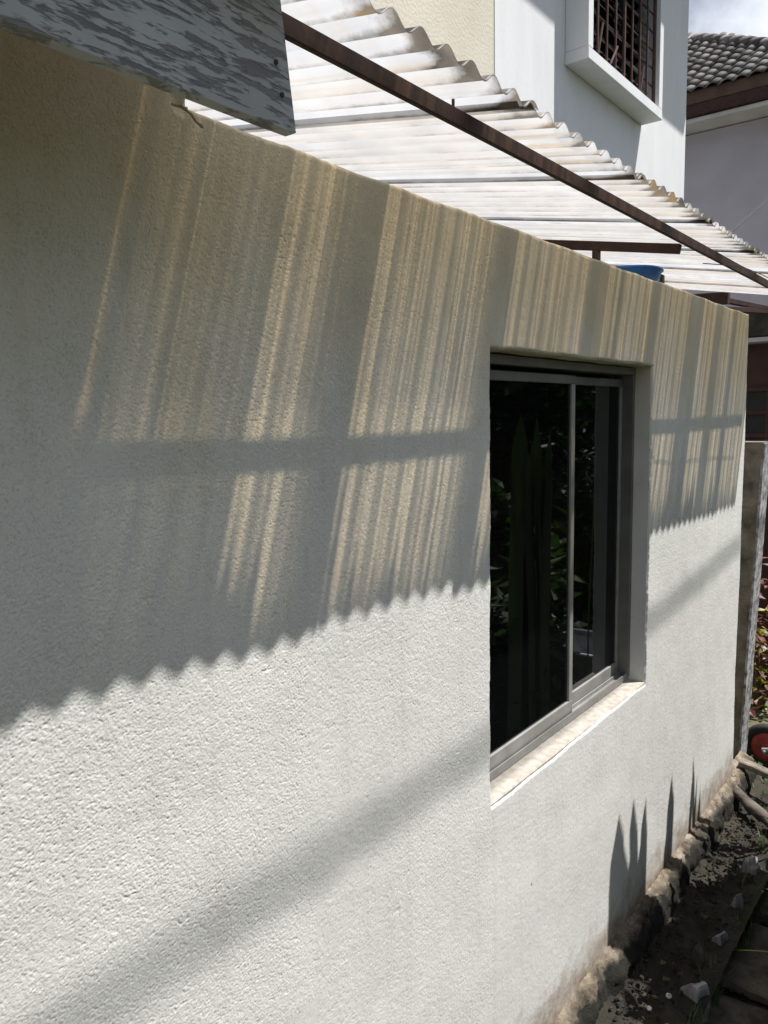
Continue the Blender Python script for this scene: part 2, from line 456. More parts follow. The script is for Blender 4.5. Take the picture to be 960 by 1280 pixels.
def span(a, b, s):
    k = max(1, round((b-a)/s)); return [a+(b-a)*i/k for i in range(k)]
YF = 0.007                                            # face of the brickwork; the roughcast coat lies in front of it
XS, HS = .800, 2.535                                  # the wall steps up at its left end
def wall_mesh():
    bm = bmesh.new()
    xs = span(-2.6, XS, .08) + span(XS, WX0, .08) + span(WX0, WX1, .08) + span(WX1, XE, .08) + [XE]
    zs = span(-.45, WZ0, .08) + span(WZ0, WZ1, .08) + span(WZ1, HT, .08) + [HT, HS]
    V = {}
    def gv(i, j, k):
        if (i, j, k) not in V: V[i, j, k] = bm.verts.new((xs[i], TH if k else YF, zs[j]))
        return V[i, j, k]
    hole = lambda i, j: (WX0-1e-6 <= xs[i] < WX1-1e-6 and WZ0-1e-6 <= zs[j] < WZ1-1e-6) or (zs[j] > HT-1e-6 and xs[i] > XS-1e-6)
    nx, nzz = len(xs)-1, len(zs)-1
    for i in range(nx):
        for j in range(nzz):
            if hole(i, j): continue
            bm.faces.new((gv(i, j, 0), gv(i+1, j, 0), gv(i+1, j+1, 0), gv(i, j+1, 0)))
            bm.faces.new((gv(i, j, 1), gv(i, j+1, 1), gv(i+1, j+1, 1), gv(i+1, j, 1)))
            for di, dj, a, b in ((-1, 0, (i, j+1), (i, j)), (1, 0, (i+1, j), (i+1, j+1)), (0, -1, (i, j), (i+1, j)), (0, 1, (i+1, j+1), (i, j+1))):
                ii, jj = i+di, j+dj
                if ii < 0 or jj < 0 or ii >= nx or jj >= nzz or hole(ii, jj):
                    bm.faces.new((gv(*a, 0), gv(*a, 1), gv(*b, 1), gv(*b, 0)))
    for v in bm.verts:
        v.co.x, v.co.z = wob_xz(v.co.x, v.co.z)
    return bm
def wob_xz(x, z):
    return x + .0032*math.sin(z*7.3+.4) * math.sin(x*1.9) + .0016*math.sin(z*31+x*3), z + .0035*math.sin(x*5.1+1.0)*math.cos(z*.8) + .0016*math.sin(x*23+z)

def hash2(ix, iy, k):
    h = (ix.astype(np.int64)*374761393 + iy.astype(np.int64)*668265263 + k*2147483647) & 0xffffffff
    h = ((h ^ (h >> 13))*1274126177) & 0xffffffff
    return ((h ^ (h >> 16)) & 0xffff)/65535.0
def vnoise(x, y, k):
    ix, iy = np.floor(x), np.floor(y); fx, fy = x-ix, y-iy
    fx = fx*fx*(3-2*fx); fy = fy*fy*(3-2*fy)
    a, b, c, d = hash2(ix, iy, k), hash2(ix+1, iy, k), hash2(ix, iy+1, k), hash2(ix+1, iy+1, k)
    return (a+(b-a)*fx)*(1-fy) + (c+(d-c)*fx)*fy - .5
def grains(x, y, k):
    """rounded grit of uneven size: highest over the grains, low between"""
    ix, iy = np.floor(x), np.floor(y); best = np.full(x.shape, 9.0)
    for dx in (-1, 0, 1):
        for dy in (-1, 0, 1):
            cx, cy = ix+dx, iy+dy
            d = np.hypot(cx+.1+.8*hash2(cx, cy, k)-x, cy+.1+.8*hash2(cx, cy, k+1)-y)*(.75+.7*hash2(cx, cy, k+2))
            best = np.minimum(best, d)
    return best
def lin(marks, step):
    """grid lines that hit every mark; step is a function of position"""
    out = [marks[0]]; cur = marks[0]
    for m in marks[1:]:
        while True:
            d = step(cur)
            if cur + d*1.5 >= m: cur = m; out.append(m); break
            cur += d; out.append(cur)
    return out
def roughcast_skin(xm, zm, sx, sz):
    """a field of the sprayed coat: a fine displaced sheet with rounded arrises, finer where it is near"""
    xs, zs = np.array(lin(xm, sx)), np.array(lin(zm, sz))
    X, Z = np.meshgrid(xs, zs, indexing='ij')
    q = vnoise(X*120, Z*120, 3)*.004; q2 = vnoise(X*120, Z*120, 4)*.004
    amt = np.clip(.95 + .5*vnoise(X*2.6, Z*2.6, 9) + .4*vnoise(X*8, Z*8, 10), .6, 1.25)
    pd = np.hypot((X-.744)*.9, Z-2.420) + .008*vnoise(X*70, Z*70, 71)
    amt = np.where(pd < .024, .06, amt)
    g = grains((X+q)/.0031, (Z+q2)/.0031, 21)
    h = -.00065*np.clip(g, 0, .85)*amt
    pn = vnoise(X*360, Z*360, 31); pn2 = vnoise(X*520, Z*520, 36)
    h += .0005*pn2*amt - .00055*np.clip((pn-.18)/.2, 0, 1)*amt
    h += .0004*vnoise(X*120, Z*120, 32) + .0003*vnoise(X*38, Z*38, 33) + .0018*vnoise(X*9, Z*9, 34) + .005*vnoise(X*1.7, Z*1.7, 35)
    pit = vnoise(X*55, Z*55, 41); h -= np.where(pit > .46, (pit-.46)*.02, 0)
    Y = -h - .0005
    # rounded arrises
    r = .010
    def dist_rect(): 
        dx = np.maximum(np.maximum(WX0-X, X-WX1), 0); dz = np.maximum(np.maximum(WZ0-Z, Z-WZ1), 0)
        return np.hypot(dx, dz)
    top = np.where(X > XS, HT, HS)
    edge = np.minimum(np.minimum(dist_rect(), top-Z), XE-X)
    edge = np.minimum(edge, np.where(Z > HT, XS-X, 9))
    edge = edge + .0025*vnoise(X*60, Z*60, 51)
    t = np.clip((r-edge)/r, 0, 1)
    Y = Y + r*(1-np.sqrt(np.clip(1-t*t, 0, 1)))
    # coat broken away at the step of the coping
    d = np.hypot((X-.785)*.8, Z-2.428); Y = np.where(d < .016, Y+.006*(1-d/.016), Y)
    ck = [(.770, 2.426), (.79, 2.429), (.803, 2.422), (.812, 2.413), (.826, 2.408)]
    cd = np.full(X.shape, 9.0)
    for (ax, az), (bx2, bz) in zip(ck, ck[1:]):
        L2 = (bx2-ax)**2+(bz-az)**2; tt = np.clip(((X-ax)*(bx2-ax)+(Z-az)*(bz-az))/L2, 0, 1)
        cd = np.minimum(cd, np.hypot(X-ax-tt*(bx2-ax), Z-az-tt*(bz-az)))
    Y = np.where(cd < .0014, Y+.0060, Y)
    PX = X + .0032*np.sin(Z*7.3+.4)*np.sin(X*1.9) + .0016*np.sin(Z*31+X*3)
    PZ = Z + .0035*np.sin(X*5.1+1.0)*np.cos(Z*.8) + .0016*np.sin(X*23+Z)
    n0, n1 = X.shape
    co = np.stack([PX, Y, PZ], -1).reshape(-1, 3) - np.array(house_wall.location)
    cx = (X[:-1, :-1]+X[1:, 1:])/2; cz = (Z[:-1, :-1]+Z[1:, 1:])/2
    keep = ~(((cx > WX0) & (cx < WX1) & (cz > WZ0) & (cz < WZ1)) | ((cx > XS) & (cz > HT)))
    I, J = np.nonzero(keep)
    a = I*n1+J
    f = np.stack([a, a+n1, a+n1+1, a+1], -1)
    used = np.zeros(n0*n1, bool); used[f.ravel()] = True
    remap = np.cumsum(used)-1
    co = co[used]; f = remap[f]
    me = bpy.data.meshes.new('roughcast_coat')
    me.vertices.add(len(co)); me.vertices.foreach_set('co', co.ravel().astype(np.float32))
    me.loops.add(f.size); me.loops.foreach_set('vertex_index', f.ravel().astype(np.int32))
    me.polygons.add(len(f)); me.polygons.foreach_set('loop_start', (np.arange(len(f))*4).astype(np.int32))
    me.polygons.foreach_set('loop_total', np.full(len(f), 4, np.int32))
    me.polygons.foreach_set('use_smooth', np.ones(len(f), bool))
    me.update(calc_edges=True)
    return link('roughcast_coat', me, M['plaster'], house_wall)
part('brickwork', wall_mesh(), M['plaster'], house_wall, smooth=False)
XM, XN = 1.02, .30
c_ = lambda v: (lambda p: v)
roughcast_skin([XN, XS, XM], [.80, HT, HS], c_(.00145), c_(.00145))
roughcast_skin([XM-.002, WX0+.0], [.30, HT], c_(.0018), c_(.0020))
roughcast_skin([WX0-.002, WX0, WX1, XE], [-.03, WZ0, WZ1, HT], lambda p: .0014*p+.0005, c_(.0030))
roughcast_skin([XN, XM], [-.03, .802], c_(.008), c_(.008))
roughcast_skin([XM-.002, WX0+.0], [-.03, .302], c_(.008), c_(.008))

# window: a part of the wall
win = empty('window', (0, 0, 0), None, None)
win.parent = house_wall
win.location = Vector((2.29, .09, .907)) - house_wall.location
bx('sill', M['sill'], win, WX0-.004, WX1+.004, .004, .135, WZ0-.02, WZ0+.006, .004)
FY0, FY1 = .064, .136
bx('frame_head', M['alu_shaded'], win, WX0, WX1, FY0, FY1, WZ1-.030, WZ1-.004, .002)
bx('frame_track', M['alu'], win, WX0, WX1, FY0+.004, FY1, WZ0+.007, WZ0+.020, .001)
for yy in (.068, .096, .122):
    bx('track_rib', M['alu'], win, WX0, WX1, yy, yy+.004, WZ0+.0205, WZ0+.034, 0)
bx('frame_jamb', M['alu_shaded'], win, WX1-.020, WX1-.002, FY0, FY1, WZ0+.020, WZ1-.030, .002)
bx('frame_jamb', M['alu'], win, WX0+.003, WX0+.030, FY0, FY1, WZ0+.020, WZ1-.030, .002)
def sash(x0, x1, y0, y1, lstile, rstile):
    z0, z1 = WZ0+.026, WZ1-.045
    bx('bottom_rail', M['alu'], win, x0, x1, y0, y1, z0, z0+.050, .002)
    bx('top_rail', M['alu_shaded'], win, x0, x1, y0, y1, z1-.028, z1, .002)
    bx('stile', M['alu'], win, x0, x0+lstile, y0+.0005, y1-.0005, z0+.050, z1-.028, .002)
    bx('stile', M['alu'], win, x1-rstile, x1, y0+.0005, y1-.0005, z0+.050, z1-.028, .002)
    bm = bmesh.new(); box(bm, x0+lstile-.004, x1-rstile+.004, (y0+y1)/2-.0025, (y0+y1)/2+.0025, z0+.046, z1-.024)
    part('pane', bm, M['glass'], win)
sash(WX0+.031, 2.378, .076, .096, .030, .028)
sash(2.345, WX1-.021, .104, .124, .030, .018)
bx('lintel_gap_strip', M['moss_and_dark'], win, WX0, WX1, .075, FY1, WZ1-.0045, WZ1-.001, 0)  # dark strip standing in for the shadowed gap under the lintel
# dark sheet added behind the glass, standing in for the unlit interior
dark_sheet = bx('dark_backing_sheet', M['moss_and_dark'], house_wall, WX0-.2, WX1+.2, TH+.003, TH+.03, WZ0-.2, WZ1+.1)

# ------------------------------------------------------------------ lean-to roof of corrugated sheets
PIT, COV = .0685, .548
SL = .18
def roof_z(x, y): return 2.509 + SL*(y+.31) - .004*(x-.9)
zones = [(-9, .04), (.738, .04), (.748, .50), (.778, .50), (.792, .13), (.93, .20), (1.06, .16), (1.085, .46), (1.195, .46), (1.225, .085), (1.315, .085), (1.345, .46),
         (1.755, .46), (1.785, .085), (1.85, .085), (1.88, .42), (2.34, .42), (2.37, .08), (2.48, .08), (2.50, .42), (2.90, .42), (2.925, .08), (2.99, .08), (3.01, .42),
         (3.335, .40), (3.35, .04), (3.48, .04), (3.495, .46), (3.725, .46), (3.74, .05), (3.835, .05), (3.85, .45), (9, .40)]
def zone(x):
    for (a, va), (b, vb) in zip(zones, zones[1:]):
        if a <= x < b: return va + (vb-va)*(x-a)/(b-a)
    return .3
roof = empty('lean_to_roof', (1.0, .1, 2.53), 'translucent white corrugated plastic lean-to roof on brown steel above the wall', 'roof')
YB = 1.98
def sheet_mesh(x0, ncor, first):
    per = 14
    nxs = int(ncor*per)
    # fine rows in the overhang where light through the sheet reaches the wall, coarse rows behind
    ys0 = [i*.0125 for i in range(0, 34)] + [.44, .5, .6, .75, .95, 1.2, 1.5, 1.9, 2.31]
    verts, faces, cl, gr = [], [], [], []
    ragged = .006*random.uniform(-1, 1)
    lap = .0035
    for i in range(nxs+1):
        x = x0 + i*PIT/per
        ye = -.306 - .0075*(x-.9) + ragged + .0018*nz(x*9)
        ph = math.cos(2*math.pi*(x-.775)/PIT)
        over = max(0., 1-(x-x0)/PIT)                       # the first corrugation rides under its neighbour
        for yy in ys0:
            y = min(ye+yy, YB)
            z = roof_z(x, y) + .0094*ph - (lap if over > 0 and not first else 0) + .0012*nz(x*3, y*2, 7)
            verts.append((x, y, z))
            # wear, dirt and painted rib shading
            c = zone(x)*1.5; t0 = y-ye
            vdirt = .5+.5*math.cos(2*math.pi*(x-.775)/PIT + 2.2)
            if .785 < x < 1.065:
                c = (.05 if t0 < .10 else .15)*(1+1.2*nz(x*60, y*2, 17))
            else: c *= .35+.65*min(1, max(0, (vdirt-.12)/.25))
            f1 = nz(x*210, y*1.3, 11); f2 = nz(x*90, y*.9, 5)
            c *= .80 + .55*f1 + .35*f2
            t = y-ye
            if .742 < x < .785: c = .58*max(0, 1-abs(x-.762)/.017)**.5*min(1, max(0, (t-.105)/.02))
            c *= min(1, .45+t/.06)
            if t > .125:
                c *= .62*(.55 + 1.5*max(0, .30+nz(x*170, y*.8, 23)+.5*nz(x*60, y*.6, 29)))
            c *= .9+.25*nz(x*14, y*7, 3)
            cl.append(max(0., min(.85, c)))
            gloc = .0
            lapd = abs(((x-.76+COV*.5) % COV) - COV*.5)
            end = max(0., 1-t/(.055+.05*max(0, nz(x*11, 2))))
            gloc += end*(.30+.75*max(0, nz(x*8, 1.5)+.32))
            ribd = max(0., -ph-.35)/.65  # shading of the rib facets painted in as darker valleys
            gloc += ribd*(.40+.30*nz(x*7, y*3, 31)) + .16*max(0, nz(x*5, y*4, 37))
            if lapd < .009 and x > 1: gloc += .95+.5*nz(x*40, y*25, 3)
            if x < 1.45 and t < .16: gloc += (1-t/.16)*.30*max(0, .6+nz(x*13, y*16, 41))
            if lapd < .042 and x > 1: gloc += (1-lapd/.042)*(.24+.9*max(0, 1-t/.20))
            if x < .725: gloc += .95
            elif x < 1.06: gloc += .17*max(0, nz(x*9, y*9, 2)+.6)
            gr.append(0 if .738 < x < .788 else min(1, gloc))
    m = len(ys0)
    for i in range(nxs):
        for j in range(m-1):
            a = i*m+j
            faces.append((a, a+m, a+m+1, a+1))
    # thickness of the sheet shown at its cut end
    base = len(verts)
    for i in range(nxs+1):
        v = verts[i*m]
        verts.append((v[0], v[1], v[2]-.0022)); cl.append(.1); gr.append(.42)
    for i in range(nxs):
        faces.append((i*m, base+i, base+i+1, (i+1)*m))
    me = bpy.data.meshes.new('corrugated_sheet')
    me.from_pydata(verts, [], faces)
    for nm, arr in (('clear', cl), ('grime_shade', gr)):
        at = me.attributes.new(nm, 'FLOAT', 'POINT')
        at.data.foreach_set('value', arr)
    for f in me.polygons: f.use_smooth = True
    me.transform(Matrix.Translation(-roof.location))
    return me
k = -6
while True:
    x0 = .76 - PIT*.5 + k*COV
    if x0 > 4.3: break
    ncor = 9 if x0+9*PIT < 4.42 else max(2, round((4.41-x0)/PIT))
    link('corrugated_sheet', sheet_mesh(x0, ncor, False), M['sheet'], roof)
    k += 1

# purlin: flat steel on edge, and the rafters under it
def bar(name, p0, p1, w, t, mat, parent, bev=.0015):
    """rectangular bar from p0 to p1: w across (horizontal), t deep (vertical), p on its top centre line"""
    p0, p1 = Vector(p0), Vector(p1)
    d = (p1-p0).normalized(); s = d.cross(Vector((0, 0, 1))).normalized(); u = s.cross(d)
    bm = bmesh.new()
    vs = box(bm, 0, (p1-p0).length, -w/2, w/2, -t, 0, bev)
    mt = Matrix((( d.x, -s.x, u.x, p0.x), (d.y, -s.y, u.y, p0.y), (d.z, -s.z, u.z, p0.z), (0, 0, 0, 1)))
    bmesh.ops.transform(bm, matrix=mt, verts=bm.verts)
    return part(name, bm, mat, parent)
bar('purlin', (-2.5, -.200, 2.5135), (4.37, -.195, 2.505), .011, .030, M['steel'], roof)
for X in (-.9, 2.60):
    bar('rafter', (X, -.178, 2.484+.002), (X, 1.97, 2.484+SL*2.148), .022, .030, M['steel'], roof)
bar('purlin', (-2.5, 1.2, roof_z(1, 1.2)-.011), (4.37, 1.2, roof_z(4, 1.2)-.011), .03, .04, M['steel'], roof)
bx('post', M['steel'], roof, 2.588, 2.612, .095, .118, 2.43, 2.508, .002)
bx('post', M['steel'], roof, -.912, -.888, .095, .118, 2.43, 2.508, .002)
bm = bmesh.new(); tube(bm, [(1.235, -.20, 2.49), (1.235, -.20, 2.522)], .003, 6); part('hook_bolt', bm, M['steel'], roof)

# fascia board
board = empty('fascia_board', (.3, -.23, 2.337), 'weathered grey board with flaking white paint under the roof edge', 'board')
bm = bmesh.new()
vs = box(bm, -2.6, .786, -.240, -.220, 2.337, 2.4985)
bmesh.ops.subdivide_edges(bm, edges=[e for e in bm.edges if abs(e.verts[0].co.x-e.verts[1].co.x) > 1], cuts=60, use_grid_fill=True)
for v in bm.verts:
    if v.co.x > .7: v.co.x -= .022*(v.co.z-2.337)/.16
    v.co.z += .0022*nz(v.co.x*5, v.co.z*3) + .0012*nz(v.co.x*19, 4)
    v.co.y += .0020*nz(v.co.x*3, v.co.z*5, 8)
part('plank', bm, M['board'], board)
for x, z in ((.700, 2.478), (.752, 2.415), (.761, 2.378)):
    bm = bmesh.new(); bmesh.ops.create_circle(bm, cap_ends=True, segments=8, radius=.0032)
    bmesh.ops.rotate(bm, verts=bm.verts, matrix=Matrix.Rotation(rad(90), 3, 'X'))
    r = bmesh.ops.extrude_face_region(bm, geom=bm.faces[:])
    bmesh.ops.translate(bm, verts=[e for e in r['geom'] if isinstance(e, bmesh.types.BMVert)], vec=(0, .006, 0))
    bmesh.ops.translate(bm, verts=bm.verts, vec=(x, -.2425, z))
    part('nail', bm, M['steel'], board)

# blue tub on the wall head
tub = empty('plastic_tub', (3.0, .17, 2.432), 'shallow blue plastic tub on top of the wall under the roof', 'tub')
bm = bmesh.new()
prof = [(.105, 0), (.120, .010), (.128, .050), (.136, .054), (.136, .062), (.126, .063), (.118, .016)]
seg = 28; rings = []
for r_, z_ in prof:
    rings.append([bm.verts.new((3.02+r_*1.02*math.cos(2*math.pi*k/seg), .16+r_*math.sin(2*math.pi*k/seg), 2.436+z_)) for k in range(seg)])
for a, b in zip(rings, rings[1:]):
    for k in range(seg): bm.faces.new((a[k], a[(k+1) % seg], b[(k+1) % seg], b[k]))
bm.faces.new(rings[0][::-1]); bm.faces.new(rings[-1])
part('basin', bm, M['blue'], tub, smooth=True)
bx('lip_clip', M['moss_and_dark'], tub, 3.135, 3.165, .06, .10, 2.437, 2.492, .004)

# ------------------------------------------------------------------ two-storey house behind
hz = GZ
hs = empty('terrace_house', (4.0, 2.0, hz), 'two-storey cream and white house behind with barred box window', 'house')
bx('cream_wall', M['cream_wall'], hs, -4.0, 5.18, 2.0, 2.2, hz-.1, 7.5)
bx('white_wall', M['white_wall'], hs, 5.18, 9.52, 1.994, 2.2, hz-.1, 7.5)
bx('side_wall', M['white_wall'], hs, 9.32, 9.518, 2.2, 9.0, hz-.1, 7.5)
rf = bx('eave_slab', M['white_trim'], hs, -4.6, 10.2, 1.2, 9.0, 7.5, 7.66)
# box window: a projecting concrete surround
bay = empty('box_window', (0, 0, 0), None, None); bay.parent = hs
bay.location = Vector((7.2, 1.9, 4.84)) - hs.location
BX0, BX1, BY, BZ0, BZ1 = 6.33, 8.12, 1.785, 4.835, 6.5
t = .10
bx('surround_base', M['white_wall'], bay, BX0, BX1, BY, 1.994, BZ0, BZ0+t, .006)
bx('surround_head', M['white_wall'], bay, BX0, BX1, BY, 1.994, BZ1-t, BZ1, .006)
bx('surround_side', M['white_wall'], bay, BX0, BX0+t, BY+.002, 1.992, BZ0+t, BZ1-t, .004)
bx('surround_side', M['white_wall'], bay, BX1-t, BX1, BY+.002, 1.992, BZ0+t, BZ1-t, .004)
M['dark_pane'] = simple('dim_window_glass', (0.010, 0.012, 0.016), (0.035, 0.038, 0.045), 3, 0.12)
M['louvre'] = simple('grey_louvre_glass', (0.16, 0.17, 0.19), (0.30, 0.31, 0.33), 5, 0.25)
bx('backing', M['dark_pane'], bay, BX0+t, BX1-t, 1.975, 1.990, BZ0+t, BZ1-t)
ax0, ax1, az0, az1 = BX0+t, BX1-t, BZ0+t, BZ1-t
# slanted louvre panes in three bays
nb = 3
for b_ in range(nb):
    xa = ax0 + (ax1-ax0)*b_/nb + .03; xb = ax0 + (ax1-ax0)*(b_+1)/nb - .03
    for r_ in range(11):
        zc = az0 + .06 + r_*.125
        bm = bmesh.new(); vs = box(bm, xa, xb, -.003, .003, -.058, .058)
        bmesh.ops.rotate(bm, verts=bm.verts, matrix=Matrix.Rotation(rad(-38), 3, 'X'))
        bmesh.ops.translate(bm, verts=bm.verts, vec=(0, 1.925, zc))
        part('louvre_pane', bm, M['louvre'] if (b_*7+r_*3) % 4 == 0 else M['dark_pane'], bay)
for i in range(9):
    x = ax0 + .01 + (ax1-ax0-.02)*i/8
    bm = bmesh.new(); tube(bm, [(x, 1.84, az0), (x, 1.84, az1)], .011 if i % 4 else .016, 6); part('grille_bar', bm, M['grille'], bay)
for i in range(9):
    z = az0 + .04 + i*.165
    bm = bmesh.new(); tube(bm, [(ax0, 1.855, z), (ax1, 1.855, z)], .009, 6); part('grille_bar', bm, M['grille'], bay)
for (xa, za, xb, zb) in ((6.62, .02, 6.72, .32), (6.9, .05, 7.05, .24), (7.62, .02, 7.7, .28)):
    bm = bmesh.new(); tube(bm, [(xa, 1.83, az0+za), (xb, 1.83, az0+zb)], .010, 6); part('grille_scroll', bm, M['grille'], bay)

# ------------------------------------------------------------------ far house with tiled hip roof
fh = empty('tiled_house', (14.5, 3.0, hz), 'far lilac house with grey tiled hip roof and brown fascia', 'house')
bx('wall', M['lilac_wall'], fh, 13.55, 13.75, 1.55, 12.0, hz-.1, 6.42)
bx('end_wall', M['lilac_wall'], fh, 13.75, 22.0, 1.55, 1.75, hz-.1, 6.42)
bx('soffit', M['white_trim'], fh, 13.06, 22.0, 1.06, 12.0, 6.44, 6.50)
bx('fascia', M['brown_trim'], fh, 13.02, 13.06, 1.02, 12.0, 6.70, 6.90, .004)
bx('eave_shadow_strip', M['steel'], fh, 13.0, 13.07, 1.0, 12.0, 6.515, 6.69, .01)  # dark strip in place of the shadow below the fascia
bx('fascia', M['brown_trim'], fh, 13.06, 22.0, 1.02, 1.06, 6.55, 6.90, .004)
TP = .70
roof_f = empty('roof', (0, 0, 0), None, None); roof_f.parent = fh
roof_f.location = Vector((15.0, 3.0, 6.9)) - fh.location
bm = bmesh.new()
# hip body: corner (13,1) ridge at (17.5,5.5) running +y
A = bm.verts.new((13.0, 1.0, 6.88)); B = bm.verts.new((13.0, 12.0, 6.88)); Cc = bm.verts.new((17.5, 12.0, 6.88+4.5*TP)); D = bm.verts.new((17.5, 5.5, 6.88+4.5*TP)); E_ = bm.verts.new((22.0, 1.0, 6.88)); F_ = bm.verts.new((22.0, 12.0, 6.88))
bm.faces.new((A, B, Cc, D)); bm.faces.new((A, D, E_)); bm.faces.new((D, Cc, F_, E_))
part('roof_body', bm, M['moss_and_dark'], roof_f)
# one curved tile mesh shared by all
def tile_mesh():
    me = bpy.data.meshes.new('roof_tile')
    vs, fs = [], []
    W, L_, n = .21, .36, 8
    for j, (l, dz) in enumerate(((0, .030), (L_, .0))):
        for i in range(n+1):
            u = i/n
            vs.append((l, (u-.5)*W, dz + .032*math.sin(math.pi*min(1, u*1.35)) - .012*(1 if u > .8 else 0)))
    for i in range(n): fs.append((i, i+n+1, i+n+2, i+1))
    b0 = len(vs)
    for i in range(n+1): v = vs[i]; vs.append((v[0], v[1], v[2]-.016))
    for i in range(n): fs.append((b0+i, i, i+1, b0+i+1))
    me.from_pydata(vs, [], fs)
    for f in me.polygons: f.use_smooth = True
    me.materials.append(M['tile'])
    return me
tm = tile_mesh()
ang = math.atan(TP)
rot = Matrix.Rotation(-ang, 4, 'Y')
row = .29
for r_ in range(14):
    for c_ in range(20):
        y = 1.08 + c_*.205
        s = r_*row - .03
        x = 13.0 + s*math.cos(ang); z = 6.885 + s*math.sin(ang)
        if y - 1.0 < (x-13.0) - .02 or y > 4.6 + .15*r_ or y > 4.9: continue
        o = bpy.data.objects.new('tile', tm); col.objects.link(o); o.parent = roof_f
        jm = Matrix.Rotation(rad(random.uniform(-1.5, 1.5)), 4, 'Z')
        o.matrix_local = Matrix.Translation(Vector((x, y, z+random.uniform(0, .008))) - Vector((15.0, 3.0, 6.9))) @ rot @ jm
# hip caps
hv = Vector((1, 1, TP)).normalized()
for i in range(13):
    p = Vector((13.0, 1.0, 6.90)) + hv*(i*.34)
    bm = bmesh.new(); tube(bm, [p, p+hv*.40], [.105, .085], 10); part('hip_cap', bm, M['tile'], roof_f, smooth=True)

# ------------------------------------------------------------------ dark shed past the wall end
sh = empty('garden_shed', (6.6, 1.0, hz), 'dark maroon shed with louvred panes past the wall end', 'shed')
bx('back_panel', M['maroon'], sh, 6.62, 6.70, .15, 1.95, hz-.05, 2.46)
bx('roof_slab', M['moss_and_dark'], sh, 6.45, 7.6, .05, 1.96, 2.50, 2.72, .01)
bx('eave_trim', M['lilac_wall'], sh, 6.44, 6.62, .04, 1.96, 2.464, 2.496)
for zc in (2.02, 1.84, 1.66, 1.48):
    bx('louvre_pane', M['louvre_dark'] if 'louvre_dark' in M else M['dark_pane'], sh, 6.600, 6.615, .20, 1.9, zc-.07, zc+.07)
for zc in (2.11, 1.93, 1.75, 1.57):
    bx('rail', M['maroon'], sh, 6.585, 6.6195, .16, 1.94, zc-.018, zc+.018, .002)
bx('corner_stile', M['maroon'], sh, 6.57, 6.6195, .08, .15, hz-.05, 2.46, .003)
bx('mullion', M['maroon'], sh, 6.575, 6.585, .345, .40, 1.4, 2.1, .001)

# neighbouring roof frame past the end of the lean-to
nf = empty('steel_roof_frame', (5.0, .3, 2.6), 'dark brown steel beam ends poking out beyond the wall top', 'steel frame')
bar('beam', (5.0, .29, 2.655), (5.0, 1.98, 2.72), .05, .07, M['steel'], nf)
bar('rail', (5.03, .33, 2.630), (6.8, -.05, 2.60), .03, .03, M['steel'], nf)
bar('rail', (5.03, .33, 2.578), (6.8, -.05, 2.66), .03, .03, M['steel'], nf)

# pier of old concrete
pier = empty('concrete_pier', (4.8, .3, hz), 'leaning old concrete pier with whitewashed edge behind the wall end', 'pier')
bm = bmesh.new()
def pier_box(bm, ya0, ya1, yb, xa, xb, z0, z1, n=14):
    prev = None
    for i in range(n+1):
        f = i/n; z = z0+(z1-z0)*f
        e = ya0+(ya1-ya0)*f + .006*nz(z*6, 3)
        q = [bm.verts.new(c) for c in ((xa+.006*nz(z*5), e, z), (xb, e, z), (xb, yb, z), (xa, yb, z))]
        if prev:
            for k in range(4): bm.faces.new((prev[k], prev[(k+1) % 4], q[(k+1) % 4], q[k]))
        else: bm.faces.new(q[::-1])
        prev = q
    bm.faces.new(prev)
pier_box(bm, .080, .006, .55, 4.7, 4.86, hz-.05, 1.772)
part('pier_body', bm, M['concrete_old'], pier)
bm = bmesh.new(); pier_box(bm, .070, -.006, .084, 4.694, 4.85, hz-.05, 1.765)
for v in bm.verts:
    if v.co.y > .05 or True:
        pass
bmesh.ops.delete(bm, geom=bm.verts[:], context='VERTS')
prev = None
for i in range(15):
    f = i/14; z = hz-.05+(1.765-hz+.05)*f; e = .070+(-.076)*f + .006*nz(z*6, 3)
    q = [bm.verts.new(c) for c in ((4.692, e, z), (4.85, e, z), (4.85, e+.012, z), (4.692, e+.012+.004*nz(z*20, 7), z))]
    if prev:
        for k in range(4): bm.faces.new((prev[k], prev[(k+1) % 4], q[(k+1) % 4], q[k]))
    else: bm.faces.new(q[::-1])
    prev = q
bm.faces.new(prev)
part('whitewashed_edge', bm, M['whitewash'], pier)

# ------------------------------------------------------------------ wires
bm = bmesh.new(); a, b = Vector((4.7, .272, 2.90)), Vector((9.0, .976, 4.10))
tube(bm, [a.lerp(b, i/16) for i in range(17)], .006, 6)
tag(part('stay_wire', bm, M['wire']), 'thin dark wire rising from the roof edge to the right', 'wire')
bm = bmesh.new()
tube(bm, [(2.90, -.16, 2.47), (2.98, -.205, 2.470), (3.15, -.235, 2.480), (3.4, -.243, 2.484), (3.75, -.245, 2.488), (4.3, -.25, 2.480)], .0016, 6)
tag(part('slack_cable', bm, M['wire']), 'slack black cable hanging beside the steel purlin', 'cable')
# overhead service cable whose soft shadow crosses the wall
bm = bmesh.new()
pts = []
for i in range(41):
    X = -9 + i*.6
    zw = 1.085 + .0155*(X-.9)**2 if X > .9 else 1.085 + .010*(X-.9)**2
    pts.append((X + .95*1.45, -1.45, zw + 3.05*1.45))
tube(bm, pts, .0095, 8)
tag(part('overhead_cable', bm, M['wire']), 'thick overhead service cable high above the path', 'cable')

